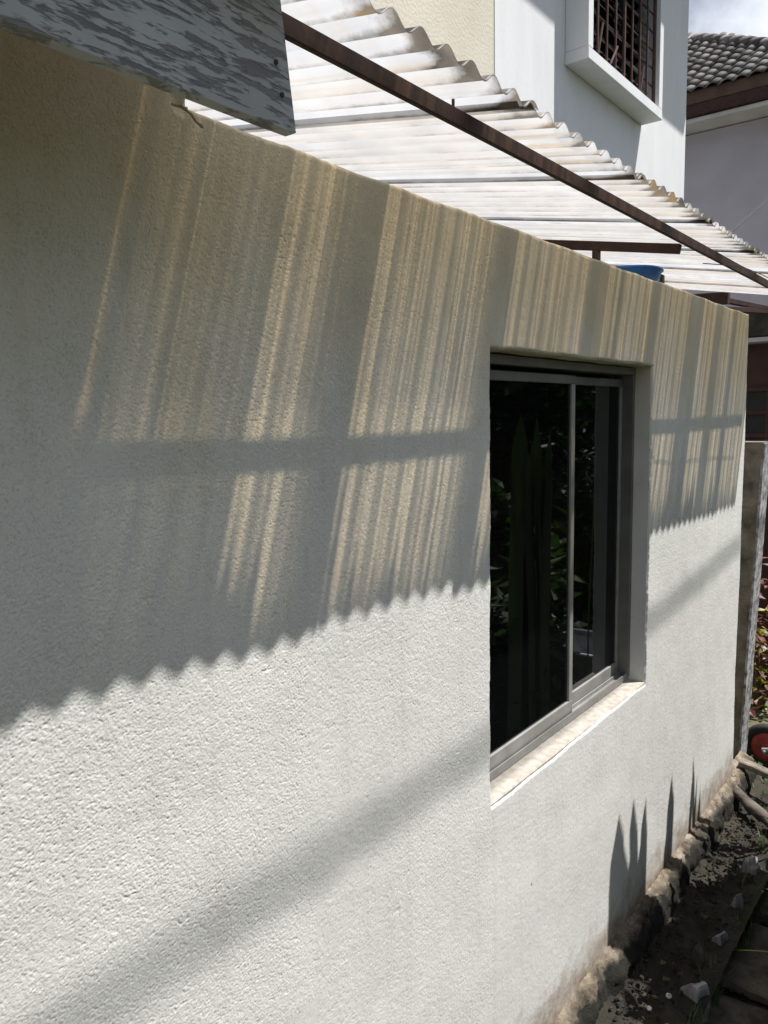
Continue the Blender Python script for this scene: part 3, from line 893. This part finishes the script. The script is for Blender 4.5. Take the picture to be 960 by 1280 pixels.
# ------------------------------------------------------------------ footing, drain, edging
def fbm(x, y, z, o=4):
    t = 0; a = 1
    for _ in range(o): t += a*nz(x, y, z); a *= .55; x *= 2.1; y *= 2.1; z *= 2.1
    return t
bm = bmesh.new()
prof = [(.03, .012), (-.002, .006), (-.010, .003), (-.020, .000), (-.030, -.004), (-.040, -.010), (-.050, -.018), (-.058, -.028), (-.065, -.040), (-.070, -.055), (-.074, -.072), (-.077, -.09), (-.078, -.11), (-.078, -.14), (-.07, -.22), (.03, -.30)]
nx, nr = 420, len(prof)
L = []
for i in range(nx+1):
    x = -.5 + i*(4.55+.5)/nx
    wv = 1 + .22*nz(x*2.7) + .16*nz(x*7.5, 4)
    gap = max(0, nz(x*4.3, 9)-.30)*.06                      # bites broken out of the edge
    row_ = []
    for j, (y, z) in enumerate(prof):
        k_ = min(1, j/4)
        row_.append(bm.verts.new((x+.006*nz(x*20, j), y*(wv*.82 if j > 1 else 1) + k_*(.016*fbm(x*16, j*.35, 2) + gap), z + k_*(.018*fbm(x*12, j*.30, 6)) + .009*fbm(x*48, j*.8, 1) - gap*.3*k_)))
    L.append(row_)
for i in range(nx):
    for j in range(nr-1): bm.faces.new((L[i][j], L[i][j+1], L[i+1][j+1], L[i+1][j]))
tag(part('wall_footing', bm, M['footing'], smooth=True), 'rough crumbling cement footing along the bottom of the wall', 'footing')

bm = bmesh.new()
nx, ny = 130, 14
L = [[bm.verts.new((.6+i*.031, -.02-.024*j, -.105 - .035*math.sin(math.pi*j/(ny-1)) - .02*j/(ny-1) + .020*nz(i*.22, j*.30, 3) + .020*fbm(i*.6, j*.7, 8))) for j in range(ny)] for i in range(nx)]
for i in range(nx-1):
    for j in range(ny-1): bm.faces.new((L[i][j+1], L[i+1][j+1], L[i+1][j], L[i][j]))
tag(part('mossy_drain', bm, M['moss'], smooth=True), kind='structure')

def shard(name, cx, cy, zb, w, h, t, label, rz=0., lean=0., seed=0, group=None, mat='slate'):
    rnd = random.Random(seed); t *= 1.8
    root = bmesh.new()
    n = 9
    pk = rnd.uniform(-.3, .3)
    top = [(-.5, .30+.3*rnd.random()), (-.40+.1*rnd.random(), .62+.2*rnd.random()), (pk-.12, .93), (pk, 1.0), (pk+.10, .88), (.36, .55+.25*rnd.random()), (.5, .30*rnd.random()+.1), (.40, -.3), (-.38, -.3)]
    f = [root.verts.new((u*w, -t/2*(1-.3*max(0, v-.6)), v*h)) for u, v in top]
    k = [root.verts.new((u*w*.96+.004*rnd.uniform(-1, 1), t/2*(1-.3*max(0, v-.6)), v*h*.98)) for u, v in top]
    root.faces.new(f); root.faces.new(k[::-1])
    for i in range(n):
        j = (i+1) % n; root.faces.new((f[j], f[i], k[i], k[j]))
    bmesh.ops.bevel(root, geom=root.edges[:], offset=t*.12, segments=1, affect='EDGES')
    bmesh.ops.subdivide_edges(root, edges=root.edges[:], cuts=1)
    for v in root.verts: v.co += Vector((nz(v.co.x*40, v.co.z*40, seed), nz(v.co.x*30, v.co.z*30, seed+5), .6*nz(v.co.x*60, v.co.z*20, seed+9)))*.005
    mt = Matrix.Translation((cx, cy, zb)) @ Matrix.Rotation(rz, 4, 'Z') @ Matrix.Rotation(lean, 4, 'X')
    bmesh.ops.transform(root, matrix=mt, verts=root.verts)
    return tag(part(name, root, M[mat]), label, 'stone', group)
G_ = 'upright stones edging the drain'
shard('edging_stone', 2.66, -.268, -.245, .11, .17, .035, 'large pale grey edging stone beside the mossy drain', rad(62), .10, 1, G_)
shard('edging_stone', 2.40, -.262, -.25, .10, .15, .03, 'dark edging stone at the bottom of the photo, nearest the camera', rad(55), .06, 2, G_)
shard('edging_stone', 3.03, -.268, -.245, .07, .15, .03, 'narrow grey edging stone behind the large pale one', rad(66), -.05, 3, G_)
shard('edging_stone', 3.28, -.258, -.245, .05, .17, .025, 'thin dark grey edging stone between two paler ones', rad(60), .1, 4, G_)
shard('edging_stone', 3.60, -.248, -.245, .09, .17, .04, 'small pale edging stone farthest along the drain', rad(70), .05, 5, G_)
shard('edging_stone', 2.84, -.235, -.19, .05, .12, .02, 'low brown chip of stone leaning by the drain', rad(75), .1, 6, G_, 'paver')

def slab(name, cx, cy, z, lx, ly, h, rz, label, seed):
    bm = bmesh.new(); box(bm, -lx/2, lx/2, -ly/2, ly/2, 0, h, .008)
    bmesh.ops.subdivide_edges(bm, edges=[e for e in bm.edges if e.calc_length() > .08], cuts=4, use_grid_fill=True)
    for v in bm.verts:
        v.co += Vector((nz(v.co.y*14, v.co.z*9, seed), nz(v.co.x*14, v.co.z*9, seed+3), .5*nz(v.co.x*9, v.co.y*9, seed+6)))*.012
    bmesh.ops.transform(bm, matrix=Matrix.Translation((cx, cy, z)) @ Matrix.Rotation(rz, 4, 'Z') @ Matrix.Rotation(rad(2), 4, 'Y'), verts=bm.verts)
    return tag(part(name, bm, M['paver']), label, 'paver', 'broken pavers along the path')
slab('concrete_paver', 2.62, -.46, -.262, .46, .30, .05, .08, 'grey paver in the bottom right corner beside the large edging stone', 1)
slab('concrete_paver', 3.12, -.45, -.258, .44, .30, .045, -.05, 'shaded middle paver under the green grass blade', 2)
slab('concrete_paver', 3.58, -.41, -.262, .36, .28, .05, .1, 'tan sunlit paver with cracks beside the farthest edging stone', 3)
slab('concrete_paver', 3.98, -.40, -.262, .36, .26, .05, -.1, 'far paver below the weathered timber', 4)

# pebbles on the drain
for x, y, r_, lb in ((2.50, -.17, .010, 'tiny white pebble in the drain, nearer the wall'), (2.60, -.205, .011, 'tiny white pebble in the drain, nearer the edging stones')):
    bm = bmesh.new(); bmesh.ops.create_icosphere(bm, subdivisions=2, radius=r_)
    for v in bm.verts: v.co = Vector((v.co.x*1.15, v.co.y, v.co.z*.75)) + Vector((x, y, -.135)) + v.co.normalized()*.002*nz(v.co.x*200, v.co.y*200)
    tag(part('pebble', bm, M['pebble'], smooth=True), lb, 'pebble')

# timber and concrete lip at the end of the wall
bm = bmesh.new()
a, b = Vector((4.17, .0, -.03)), Vector((3.86, -.46, -.15))
n = 14
tube(bm, [a.lerp(b, i/n)+Vector((.01*nz(i*.5), .01*nz(i*.5, 3), .012*nz(i*.6, 7))) for i in range(n+1)], [.030+.012*nz(i*.8, 2) for i in range(n+1)], 12)
for v in bm.verts: v.co += Vector((nz(v.co.x*25, v.co.y*12, v.co.z*25), 0, nz(v.co.x*25, v.co.y*12, v.co.z*25+9)))*.010
tag(part('timber_log', bm, M['log'], smooth=True), 'grey weathered timber lying across the end of the footing', 'timber')
bm = bmesh.new(); box(bm, 0, .60, -.03, .03, -.035, .0, .006)
bmesh.ops.subdivide_edges(bm, edges=[e for e in bm.edges if e.calc_length() > .3], cuts=8)
for v in bm.verts: v.co += Vector((0, nz(v.co.x*9, 1), nz(v.co.x*9, 5)))*.006
bmesh.ops.transform(bm, matrix=Matrix.Translation((4.36, -.015, .045)) @ Matrix.Rotation(rad(-92), 4, 'Z') @ Matrix.Rotation(rad(9), 4, 'Y'), verts=bm.verts)
tag(part('concrete_lintel', bm, M['concrete_old']), 'thin grey concrete strip jutting from the far foot of the wall', 'concrete strip')

# ------------------------------------------------------------------ wheelbarrow, wheel toward the wall
wbr = empty('wheelbarrow', (5.1, -.6, GZ), 'wheelbarrow with black tyre and red rim at the right edge', 'wheelbarrow')
def lathe_x(bm, prof, c, seg=28):
    rings = [[bm.verts.new((c[0]+x, c[1]+r*math.cos(2*math.pi*k/seg), c[2]+r*math.sin(2*math.pi*k/seg))) for k in range(seg)] for x, r in prof]
    for a, b in zip(rings, rings[1:]+rings[:1]):
        for k in range(seg): bm.faces.new((a[k], b[k], b[(k+1) % seg], a[(k+1) % seg]))
wc = (5.1, -.004, -.155)
wheel = empty('wheel', (0, 0, 0), None, None); wheel.parent = wbr; wheel.location = Vector(wc) - wbr.location
bm = bmesh.new(); lathe_x(bm, [(.030*math.cos(a_), .118+.030*math.sin(a_)) for a_ in [2*math.pi*i/12 for i in range(12)]], wc); part('tyre', bm, M['rubber'], wheel, smooth=True)
bm = bmesh.new(); lathe_x(bm, [(-.022, .094), (-.020, .060), (-.010, .030), (-.030, .024), (-.030, .004), (.030, .004), (.030, .024), (.010, .030), (.020, .060), (.022, .094)], wc); part('rim', bm, M['red_paint'], wheel, smooth=True)
bm = bmesh.new(); tube(bm, [(5.0, -.004, -.155), (5.2, -.004, -.155)], .008, 8); part('axle', bm, M['tray'], wheel)
bm = bmesh.new()
rim_t = [(4.82, -.33, .34), (5.38, -.33, .34), (5.40, -1.22, .30), (4.80, -1.22, .30)]
bot_t = [(4.95, -.50, .02), (5.25, -.50, .02), (5.27, -1.02, .02), (4.93, -1.02, .02)]
o_ = [bm.verts.new(p) for p in rim_t]; q_ = [bm.verts.new(p) for p in bot_t]
o2 = [bm.verts.new(Vector(p)+(Vector((5.1, -.77, p[2]))-Vector(p)).normalized()*.012) for p in rim_t]; q2 = [bm.verts.new(Vector(p)+Vector((0, 0, .006))+(Vector((5.1, -.77, p[2]))-Vector(p)).normalized()*.006) for p in bot_t]
for i in range(4):
    j = (i+1) % 4
    bm.faces.new((o_[i], o_[j], q_[j], q_[i])); bm.faces.new((o2[j], o2[i], q2[i], q2[j])); bm.faces.new((o_[j], o_[i], o2[i], o2[j]))
bm.faces.new(q_); bm.faces.new(q2[::-1])
part('tray', bm, M['tray'], wbr)
bm = bmesh.new(); tube(bm, [Vector(p) for p in rim_t+rim_t[:1]], .012, 8); part('tray_rim', bm, M['tray'], wbr)
for s in (-1, 1):
    bm = bmesh.new(); tube(bm, [(5.1+s*.07, .01, -.155), (5.1+s*.13, -.45, -.01), (5.1+s*.22, -1.1, .0), (5.1+s*.27, -1.6, .26), (5.1+s*.28, -1.75, .27)], .015, 8); part('handle', bm, M['tray'], wbr)
    bm = bmesh.new(); tube(bm, [(5.1+s*.19, -1.0, .0), (5.1+s*.21, -1.05, -.29), (5.1+s*.17, -.8, -.01)], .012, 8); part('leg', bm, M['tray'], wbr)
    bm = bmesh.new(); tube(bm, [(5.1+s*.28, -1.64, .265), (5.1+s*.281, -1.76, .272)], .019, 8); part('grip', bm, M['rubber'], wbr)

# ------------------------------------------------------------------ plants
def strap_leaf(bm, base, h, w, lean, az, droop, tw=0., n=16):
    d = Vector((math.cos(az), math.sin(az), 0)); s = Vector((-math.sin(az+tw), math.cos(az+tw), 0))
    prev = None
    for i in range(n+1):
        f = i/n
        p = Vector(base) + d*(lean*f + droop*f*f*f)*h + Vector((0, 0, h*(f - .35*droop*f**3)))
        ww = w*(.7+.3*f)*min(1, (1-f)*h/.14)**.7 + .0004
        mid = p - d*ww*.18
        q = (bm.verts.new(p-s*ww/2), bm.verts.new(mid), bm.verts.new(p+s*ww/2))
        if prev:
            bm.faces.new((prev[0], prev[1], q[1], q[0])); bm.faces.new((prev[1], prev[2], q[2], q[1]))
        prev = q
def strap_plant(name, spec, label, mat='leaf', group=None):
    """spec: list of (x,y,height,width,lean,az,droop)"""
    bx_, by_ = sum(s[0] for s in spec)/len(spec), sum(s[1] for s in spec)/len(spec)
    root = empty(name, (bx_, by_, GZ), label, 'plant', group)
    for (x, y, h, w, ln, az, dr, tw) in spec:
        bm = bmesh.new(); strap_leaf(bm, (x, y, GZ+.01), h, w, ln, az, dr, tw)
        part('leaf', bm, M[mat], root, smooth=True)
    return root
# shadow on wall at (X, z) comes from (X+.95*d, -d, z+3.05*d)
def clump(name, d, tips, label, extra=()):
    spec = []
    for (X, zt, w) in tips:
        h = zt + 3.05*d - GZ
        ln, dr = random.uniform(.0, .03), random.uniform(.0, .05); sg = random.choice((0, math.pi))
        sh = (ln+dr)*h*math.cos(sg)
        h = h/(1-.35*dr)
        spec.append((X+.95*d-sh, -d+random.uniform(-.02, .02), h, w, ln, sg, dr, rad(-90+random.uniform(-12, 12))))
        for _ in range(1):                                   # a thinner, shorter blade beside it
            h2 = h*random.uniform(.86, .95); o_ = random.uniform(-.035, .035)
            spec.append((X+.95*d+o_, -d+random.uniform(-.03, .03), h2, w*.4, random.uniform(0, .02), random.choice((0, math.pi)), random.uniform(0, .05), rad(-90+random.uniform(-15, 15))))
    for e in extra: spec.append(e)
    return strap_plant(name, spec, label, 'leaf_mid', group='tall strap-leaved plants beside the path')
clump('strap_leaved_plant', .50, [(2.61, .43, .12), (2.655, .30, .12), (2.755, .42, .10), (2.78, .33, .08), (2.895, .36, .09), (2.875, .28, .10), (2.70, .22, .12), (2.82, .14, .12)],
      'tall strap-leaved plant right of the window reflected in its glass',
      [(3.10, -.56, 1.75, .05, .10, rad(-60), .35, .2), (3.2, -.60, 1.6, .05, .12, rad(-100), .45, 0), (3.28, -.55, 1.5, .045, .1, rad(-20), .5, .3)])
clump('strap_leaved_plant', .47, [(3.235, .41, .085), (3.175, .16, .045)],
      'slender strap-leaved plant, middle of the three reflected in the window',
      [(3.66, -.52, 1.55, .05, .12, rad(-80), .5, 0), (3.7, -.55, 1.45, .05, .14, rad(-30), .6, .2)])
clump('strap_leaved_plant', .43, [(3.52, .33, .034), (3.56, .36, .046), (3.605, .25, .032), (3.67, .14, .060)],
      'fine strap-leaved plant nearest the wheelbarrow, seen in the window reflection',
      [(4.0, -.52, 1.4, .04, .12, rad(-90), .6, 0), (4.05, -.55, 1.3, .04, .15, rad(-40), .7, .3)])
# low leaves added out of frame to shade the drain
low = []
for i in range(26):
    x = random.uniform(2.5, 3.6); y = -(.62 + .35*random.random() - .11*(x-2.5))
    low.append((x, min(y, -.50), random.uniform(.5, 1.0), random.uniform(.05, .10), random.uniform(.05, .3), rad(random.uniform(-150, -30)), random.uniform(.2, .8), random.uniform(-.5, .5)))
strap_plant('shade_leaves', low, 'low clump of broad strap leaves added out of frame to shade the drain', 'leaf_dark')

# green blade fallen over the paver
bm = bmesh.new()
prev = None
for i in range(11):
    f = i/10; p = Vector((3.02, -.262, -.185)).lerp(Vector((3.06, -.62, -.10)), f) + Vector((0, 0, .02*math.sin(math.pi*f)))
    w_ = .0042*(1-.6*abs(f-.5)) 
    q = (bm.verts.new(p+Vector((-w_, 0, .001))), bm.verts.new(p+Vector((0, 0, -.001))), bm.verts.new(p+Vector((w_, 0, .001))))
    if prev: bm.faces.new((prev[0], q[0], q[1], prev[1])); bm.faces.new((prev[1], q[1], q[2], prev[2]))
    prev = q
tag(part('grass_blade', bm, M['blade'], smooth=True), 'single lime green grass blade lying across the pavers', 'grass blade')

def leaf_cloud(bm, c, rx, ry, rz, n, size, rnd, flat=.6):
    for _ in range(n):
        while True:
            u = Vector((rnd.uniform(-1, 1), rnd.uniform(-1, 1), rnd.uniform(-1, 1)))
            if .25 < u.length < 1: break
        if nz(u.x*2.2+c[0], u.y*2.2+c[1], u.z*2.2+c[2]) < -.12: continue
        p = Vector(c) + Vector((u.x*rx, u.y*ry, u.z*rz))
        s = size*rnd.uniform(.6, 1.3)
        a = rnd.uniform(0, 2*math.pi); tilt = rnd.uniform(-.9, .6)
        d = Vector((math.cos(a)*math.cos(tilt), math.sin(a)*math.cos(tilt), math.sin(tilt)))
        sd = d.cross(Vector((rnd.uniform(-.4, .4), rnd.uniform(-.4, .4), 1))).normalized()
        nn = sd.cross(d)
        v = [bm.verts.new(p), bm.verts.new(p+d*s*.45+sd*s*.28+nn*s*.06), bm.verts.new(p+d*s), bm.verts.new(p+d*s*.45-sd*s*.28+nn*s*.06)]
        m_ = bm.verts.new(p+d*s*.5-nn*s*.05)
        bm.faces.new((v[0], v[1], m_)); bm.faces.new((v[1], v[2], m_)); bm.faces.new((v[2], v[3], m_)); bm.faces.new((v[3], v[0], m_))
def bush(name, x, y, h, rx, ry, n, size, mat, label, cat='shrub', seed=0, lobes=5, group=None):
    rnd = random.Random(seed)
    root = empty(name, (x, y, GZ), label, cat, group)
    bm = bmesh.new()
    for i in range(lobes):
        zz = GZ + h*(.32+.5*i/max(1, lobes-1))
        px, py = x+rnd.uniform(-.5, .5)*rx, y+rnd.uniform(-.5, .5)*ry
        tube(bm, [(x+rnd.uniform(-.04, .04), y, GZ-.02), ((x+px)/2, (y+py)/2, (GZ+zz)/2), (px, py, zz)], [.02+.012*h, .014+.008*h, .005+.002*h], 6)
    part('stem' if cat != 'tree' else 'trunk', bm, M['bark'], root, smooth=True)
    bm = bmesh.new()
    rnd = random.Random(seed)
    for i in range(lobes):
        zz = GZ + h*(.32+.5*i/max(1, lobes-1))
        px, py = x+rnd.uniform(-.5, .5)*rx, y+rnd.uniform(-.5, .5)*ry
        rnd.uniform(-.04, .04)
        leaf_cloud(bm, (px, py, zz), rx*.8, ry*.8, h*.32, n//lobes, size, rnd)
    part('foliage' if cat != 'tree' else 'crown', bm, M[mat], root)
    return root
bush('red_leaf_shrub', 5.62, .30, 1.30, .20, .26, 420, .085, 'leaf_red', 'crimson-leaved shrub behind the wall end beside the pier', seed=3)
bush('yellow_shrub', 6.15, .28, .75, .22, .30, 420, .07, 'leaf_yellow', 'yellow-green bush below the crimson shrub, above the wheel', seed=4, lobes=4)
bush('ground_plant', 4.62, .02, .22, .16, .12, 160, .05, 'leaf', 'small bright green weed at the far foot of the wall', 'plant', 5, 3)
bush('ground_plant', 4.16, -.33, .24, .10, .10, 110, .05, 'leaf', 'small green weed beside the weathered timber', 'plant', 6, 3)
bush('ground_plant', 3.86, -.30, .12, .07, .05, 40, .05, 'leaf', 'little green sprout at the edge of the drain', 'plant', 8, 2)
# garden across the path, seen only in the window glass
bush('garden_tree', 7.6, -3.2, 4.6, 1.3, 1.3, 1500, .36, 'leaf_dark', 'leafy tree filling the left pane of the window reflection', 'tree', 11, 7)
bush('garden_tree', 10.4, -4.4, 5.2, 1.6, 1.6, 1500, .38, 'leaf_dark', 'taller leafy tree behind, dark in the window reflection', 'tree', 12, 7)
bush('garden_shrub', 5.6, -2.0, 1.7, .6, .6, 700, .24, 'leaf', 'bright green broad-leaved shrub reflected in the left pane', 'shrub', 13, 5)
bush('garden_shrub', 7.0, -1.9, 1.5, .5, .5, 1000, .16, 'leaf_mid', 'green shrub reflected near the middle of the window', 'shrub', 14, 5)
bush('garden_shrub', 9.0, -2.6, 1.9, .8, .8, 1400, .14, 'leaf_dark', 'dark shrub reflected beside the window meeting stile', 'shrub', 15, 5)

oh = empty('garden_house', (20, -9, GZ), 'dim white house across the garden reflected in the right pane', 'house')
bx('wall', M['white_wall'], oh, 15.0, 26.0, -12.0, -8.4, GZ-.1, 3.9)
bx('roof_slab', M['brown_trim'], oh, 14.4, 26.6, -12.6, -7.7, 3.9, 4.2)
bx('window', M['dark_pane'], oh, 20.2, 21.6, -8.42, -8.36, 1.9, 3.0)
bx('porch_column', M['white_wall'], oh, 22.6, 22.95, -8.36, -8.0, GZ-.1, 3.9)
# out-of-frame trees added to block low sky and darken the glass
for i, (x, y, h, lb) in enumerate(((-1.5, -4.6, 4.6, 'dense dark tree behind the camera added to block sky, left end of the row'), (1.2, -5.0, 5.2, 'dense dark tree behind the camera added to block sky, second of the row'),
        (4.2, -4.8, 4.8, 'dense dark tree across the path added to block sky, middle of the row'), (13.2, -4.6, 5.0, 'dense dark tree across the path added to block sky, second from the right end'), (16.2, -5.2, 5.4, 'dense dark tree across the path added to block sky, right end of the row'))):
    bush('sky_block_tree', x, y, h, 1.7, 1.3, 2600, .26, 'leaf_dark', lb, 'tree', 30+i, 7, 'out-of-frame trees added to block the sky')
bush('shade_shrub', 3.5, -.80, 1.25, .55, .22, 900, .15, 'leaf', 'leafy shrub added out of frame to shade the drain, behind the strap-leaved plants', 'shrub', 41, 6)  # both shrubs are unseen additions that darken the path and drain
bush('shade_shrub', 2.85, -.92, 1.05, .40, .22, 600, .14, 'leaf_dark', 'darker leafy shrub added out of frame to shade the ground, nearest the camera', 'shrub', 42, 5)
bush('shade_fern', 3.05, -.66, 1.45, .34, .10, 620, .15, 'leaf_mid', 'bushy fern added out of frame to shade the drain, nearer the camera', 'plant', 51, 6)  # ferns put in beyond the frame to keep sun off the drain
bush('shade_fern', 3.52, -.57, 1.45, .30, .10, 620, .15, 'leaf_mid', 'bushy fern added out of frame to shade the drain, farther along', 'plant', 52, 6)

# ------------------------------------------------------------------ litter on the ground (nobody could count it)
def grit(name, n, mat, gen, seed):
    rnd = random.Random(seed)
    ico = bmesh.new(); bmesh.ops.create_icosphere(ico, subdivisions=1, radius=1.0)
    bv = [v.co.copy() for v in ico.verts]; bf = [[v.index for v in f.verts] for f in ico.faces]; ico.free()
    vs, fs = [], []
    for _ in range(n):
        x, y, z, r = gen(rnd)
        sx, sy, sz = r*rnd.uniform(.7, 1.4), r*rnd.uniform(.7, 1.4), r*rnd.uniform(.4, .9)
        a = rnd.uniform(0, 6.28); ca, sa = math.cos(a), math.sin(a); b0 = len(vs)
        for c in bv:
            k_ = 1+rnd.uniform(-.25, .25); px, py = c.x*sx*k_, c.y*sy*k_
            vs.append((x+px*ca-py*sa, y+px*sa+py*ca, z+c.z*sz*k_))
        fs += [[b0+i for i in f] for f in bf]
    me = bpy.data.meshes.new(name); me.from_pydata(vs, [], fs)
    return link(name, me, mat)
M['grit'] = leafmat('soil_crumbs', (0.008, 0.007, 0.005), (0.055, 0.046, 0.035), 0.95)
def gen_drain(r): 
    y = -r.uniform(.06, .30)
    return r.uniform(2.1, 4.3), y, -.125+.02*r.random()-.03*(y < -.22), r.choice((.002, .003, .003, .004, .006, .009))
def gen_path(r): return r.uniform(2.2, 4.6), -r.uniform(.28, .75), -.245+.01*r.random(), r.choice((.002, .003, .004, .006, .010))
tag(grit('soil_crumbs', 1500, M['grit'], gen_drain, 5), 'soil crumbs and gravel scattered over the mossy drain', 'gravel', kind='stuff')
tag(grit('path_gravel', 1100, M['grit'], gen_path, 6), 'gravel and crumbs between the broken pavers', 'gravel', kind='stuff')
M['dead_leaf'] = leafmat('dead_leaf', (0.035, 0.022, 0.013), (0.13, 0.09, 0.05), 0.8)
bm = bmesh.new(); rnd = random.Random(9)
for _ in range(60):
    x, y = rnd.uniform(2.1, 4.6), -rnd.uniform(.07, .7)
    z = (-.105 if y > -.26 else -.205)+rnd.uniform(0, .012)
    a = rnd.uniform(0, 6.28); L_ = rnd.uniform(.015, .045); w_ = L_*rnd.uniform(.15, .4)
    d = Vector((math.cos(a), math.sin(a), rnd.uniform(-.2, .2))); sd = Vector((-math.sin(a), math.cos(a), rnd.uniform(-.3, .3)))
    p = Vector((x, y, z)); q = [p, p+d*L_*.5+sd*w_+Vector((0, 0, .006)), p+d*L_, p+d*L_*.5-sd*w_+Vector((0, 0, .004)), p+d*L_*.5]
    q = [bm.verts.new(c) for c in q]
    for i_, j_ in ((0, 1), (1, 2), (2, 3), (3, 0)): bm.faces.new((q[i_], q[j_], q[4]))
tag(part('leaf_litter', bm, M['dead_leaf']), 'dead leaves strewn over the drain and path', 'leaf litter', kind='stuff')
bm = bmesh.new()
for _ in range(420):
    c_ = rnd.choice(((2.5, -.31), (2.78, -.30), (3.18, -.30), (3.45, -.29), (3.85, -.24), (4.2, -.2), (4.45, -.12), (2.3, -.30)))
    x, y = c_[0]+rnd.gauss(0, .05), c_[1]+rnd.gauss(0, .03)
    h_ = rnd.uniform(.04, .13); a = rnd.uniform(0, 6.28); ln = rnd.uniform(.1, .7); w_ = .0018
    s_ = Vector((-math.sin(a), math.cos(a), 0))*w_; d = Vector((math.cos(a), math.sin(a), 0))
    p0 = Vector((x, y, -.21)); p1 = p0+d*h_*ln*.35+Vector((0, 0, h_*.7)); p2 = p0+d*h_*ln+Vector((0, 0, h_))
    v_ = [bm.verts.new(c) for c in (p0-s_, p0+s_, p1+s_*.8, p1-s_*.8, p2)]
    bm.faces.new(v_[:4]); bm.faces.new((v_[3], v_[2], v_[4]))
tag(part('grass_tufts', bm, M['leaf']), 'thin green grass growing between the edging stones', 'grass', kind='stuff')
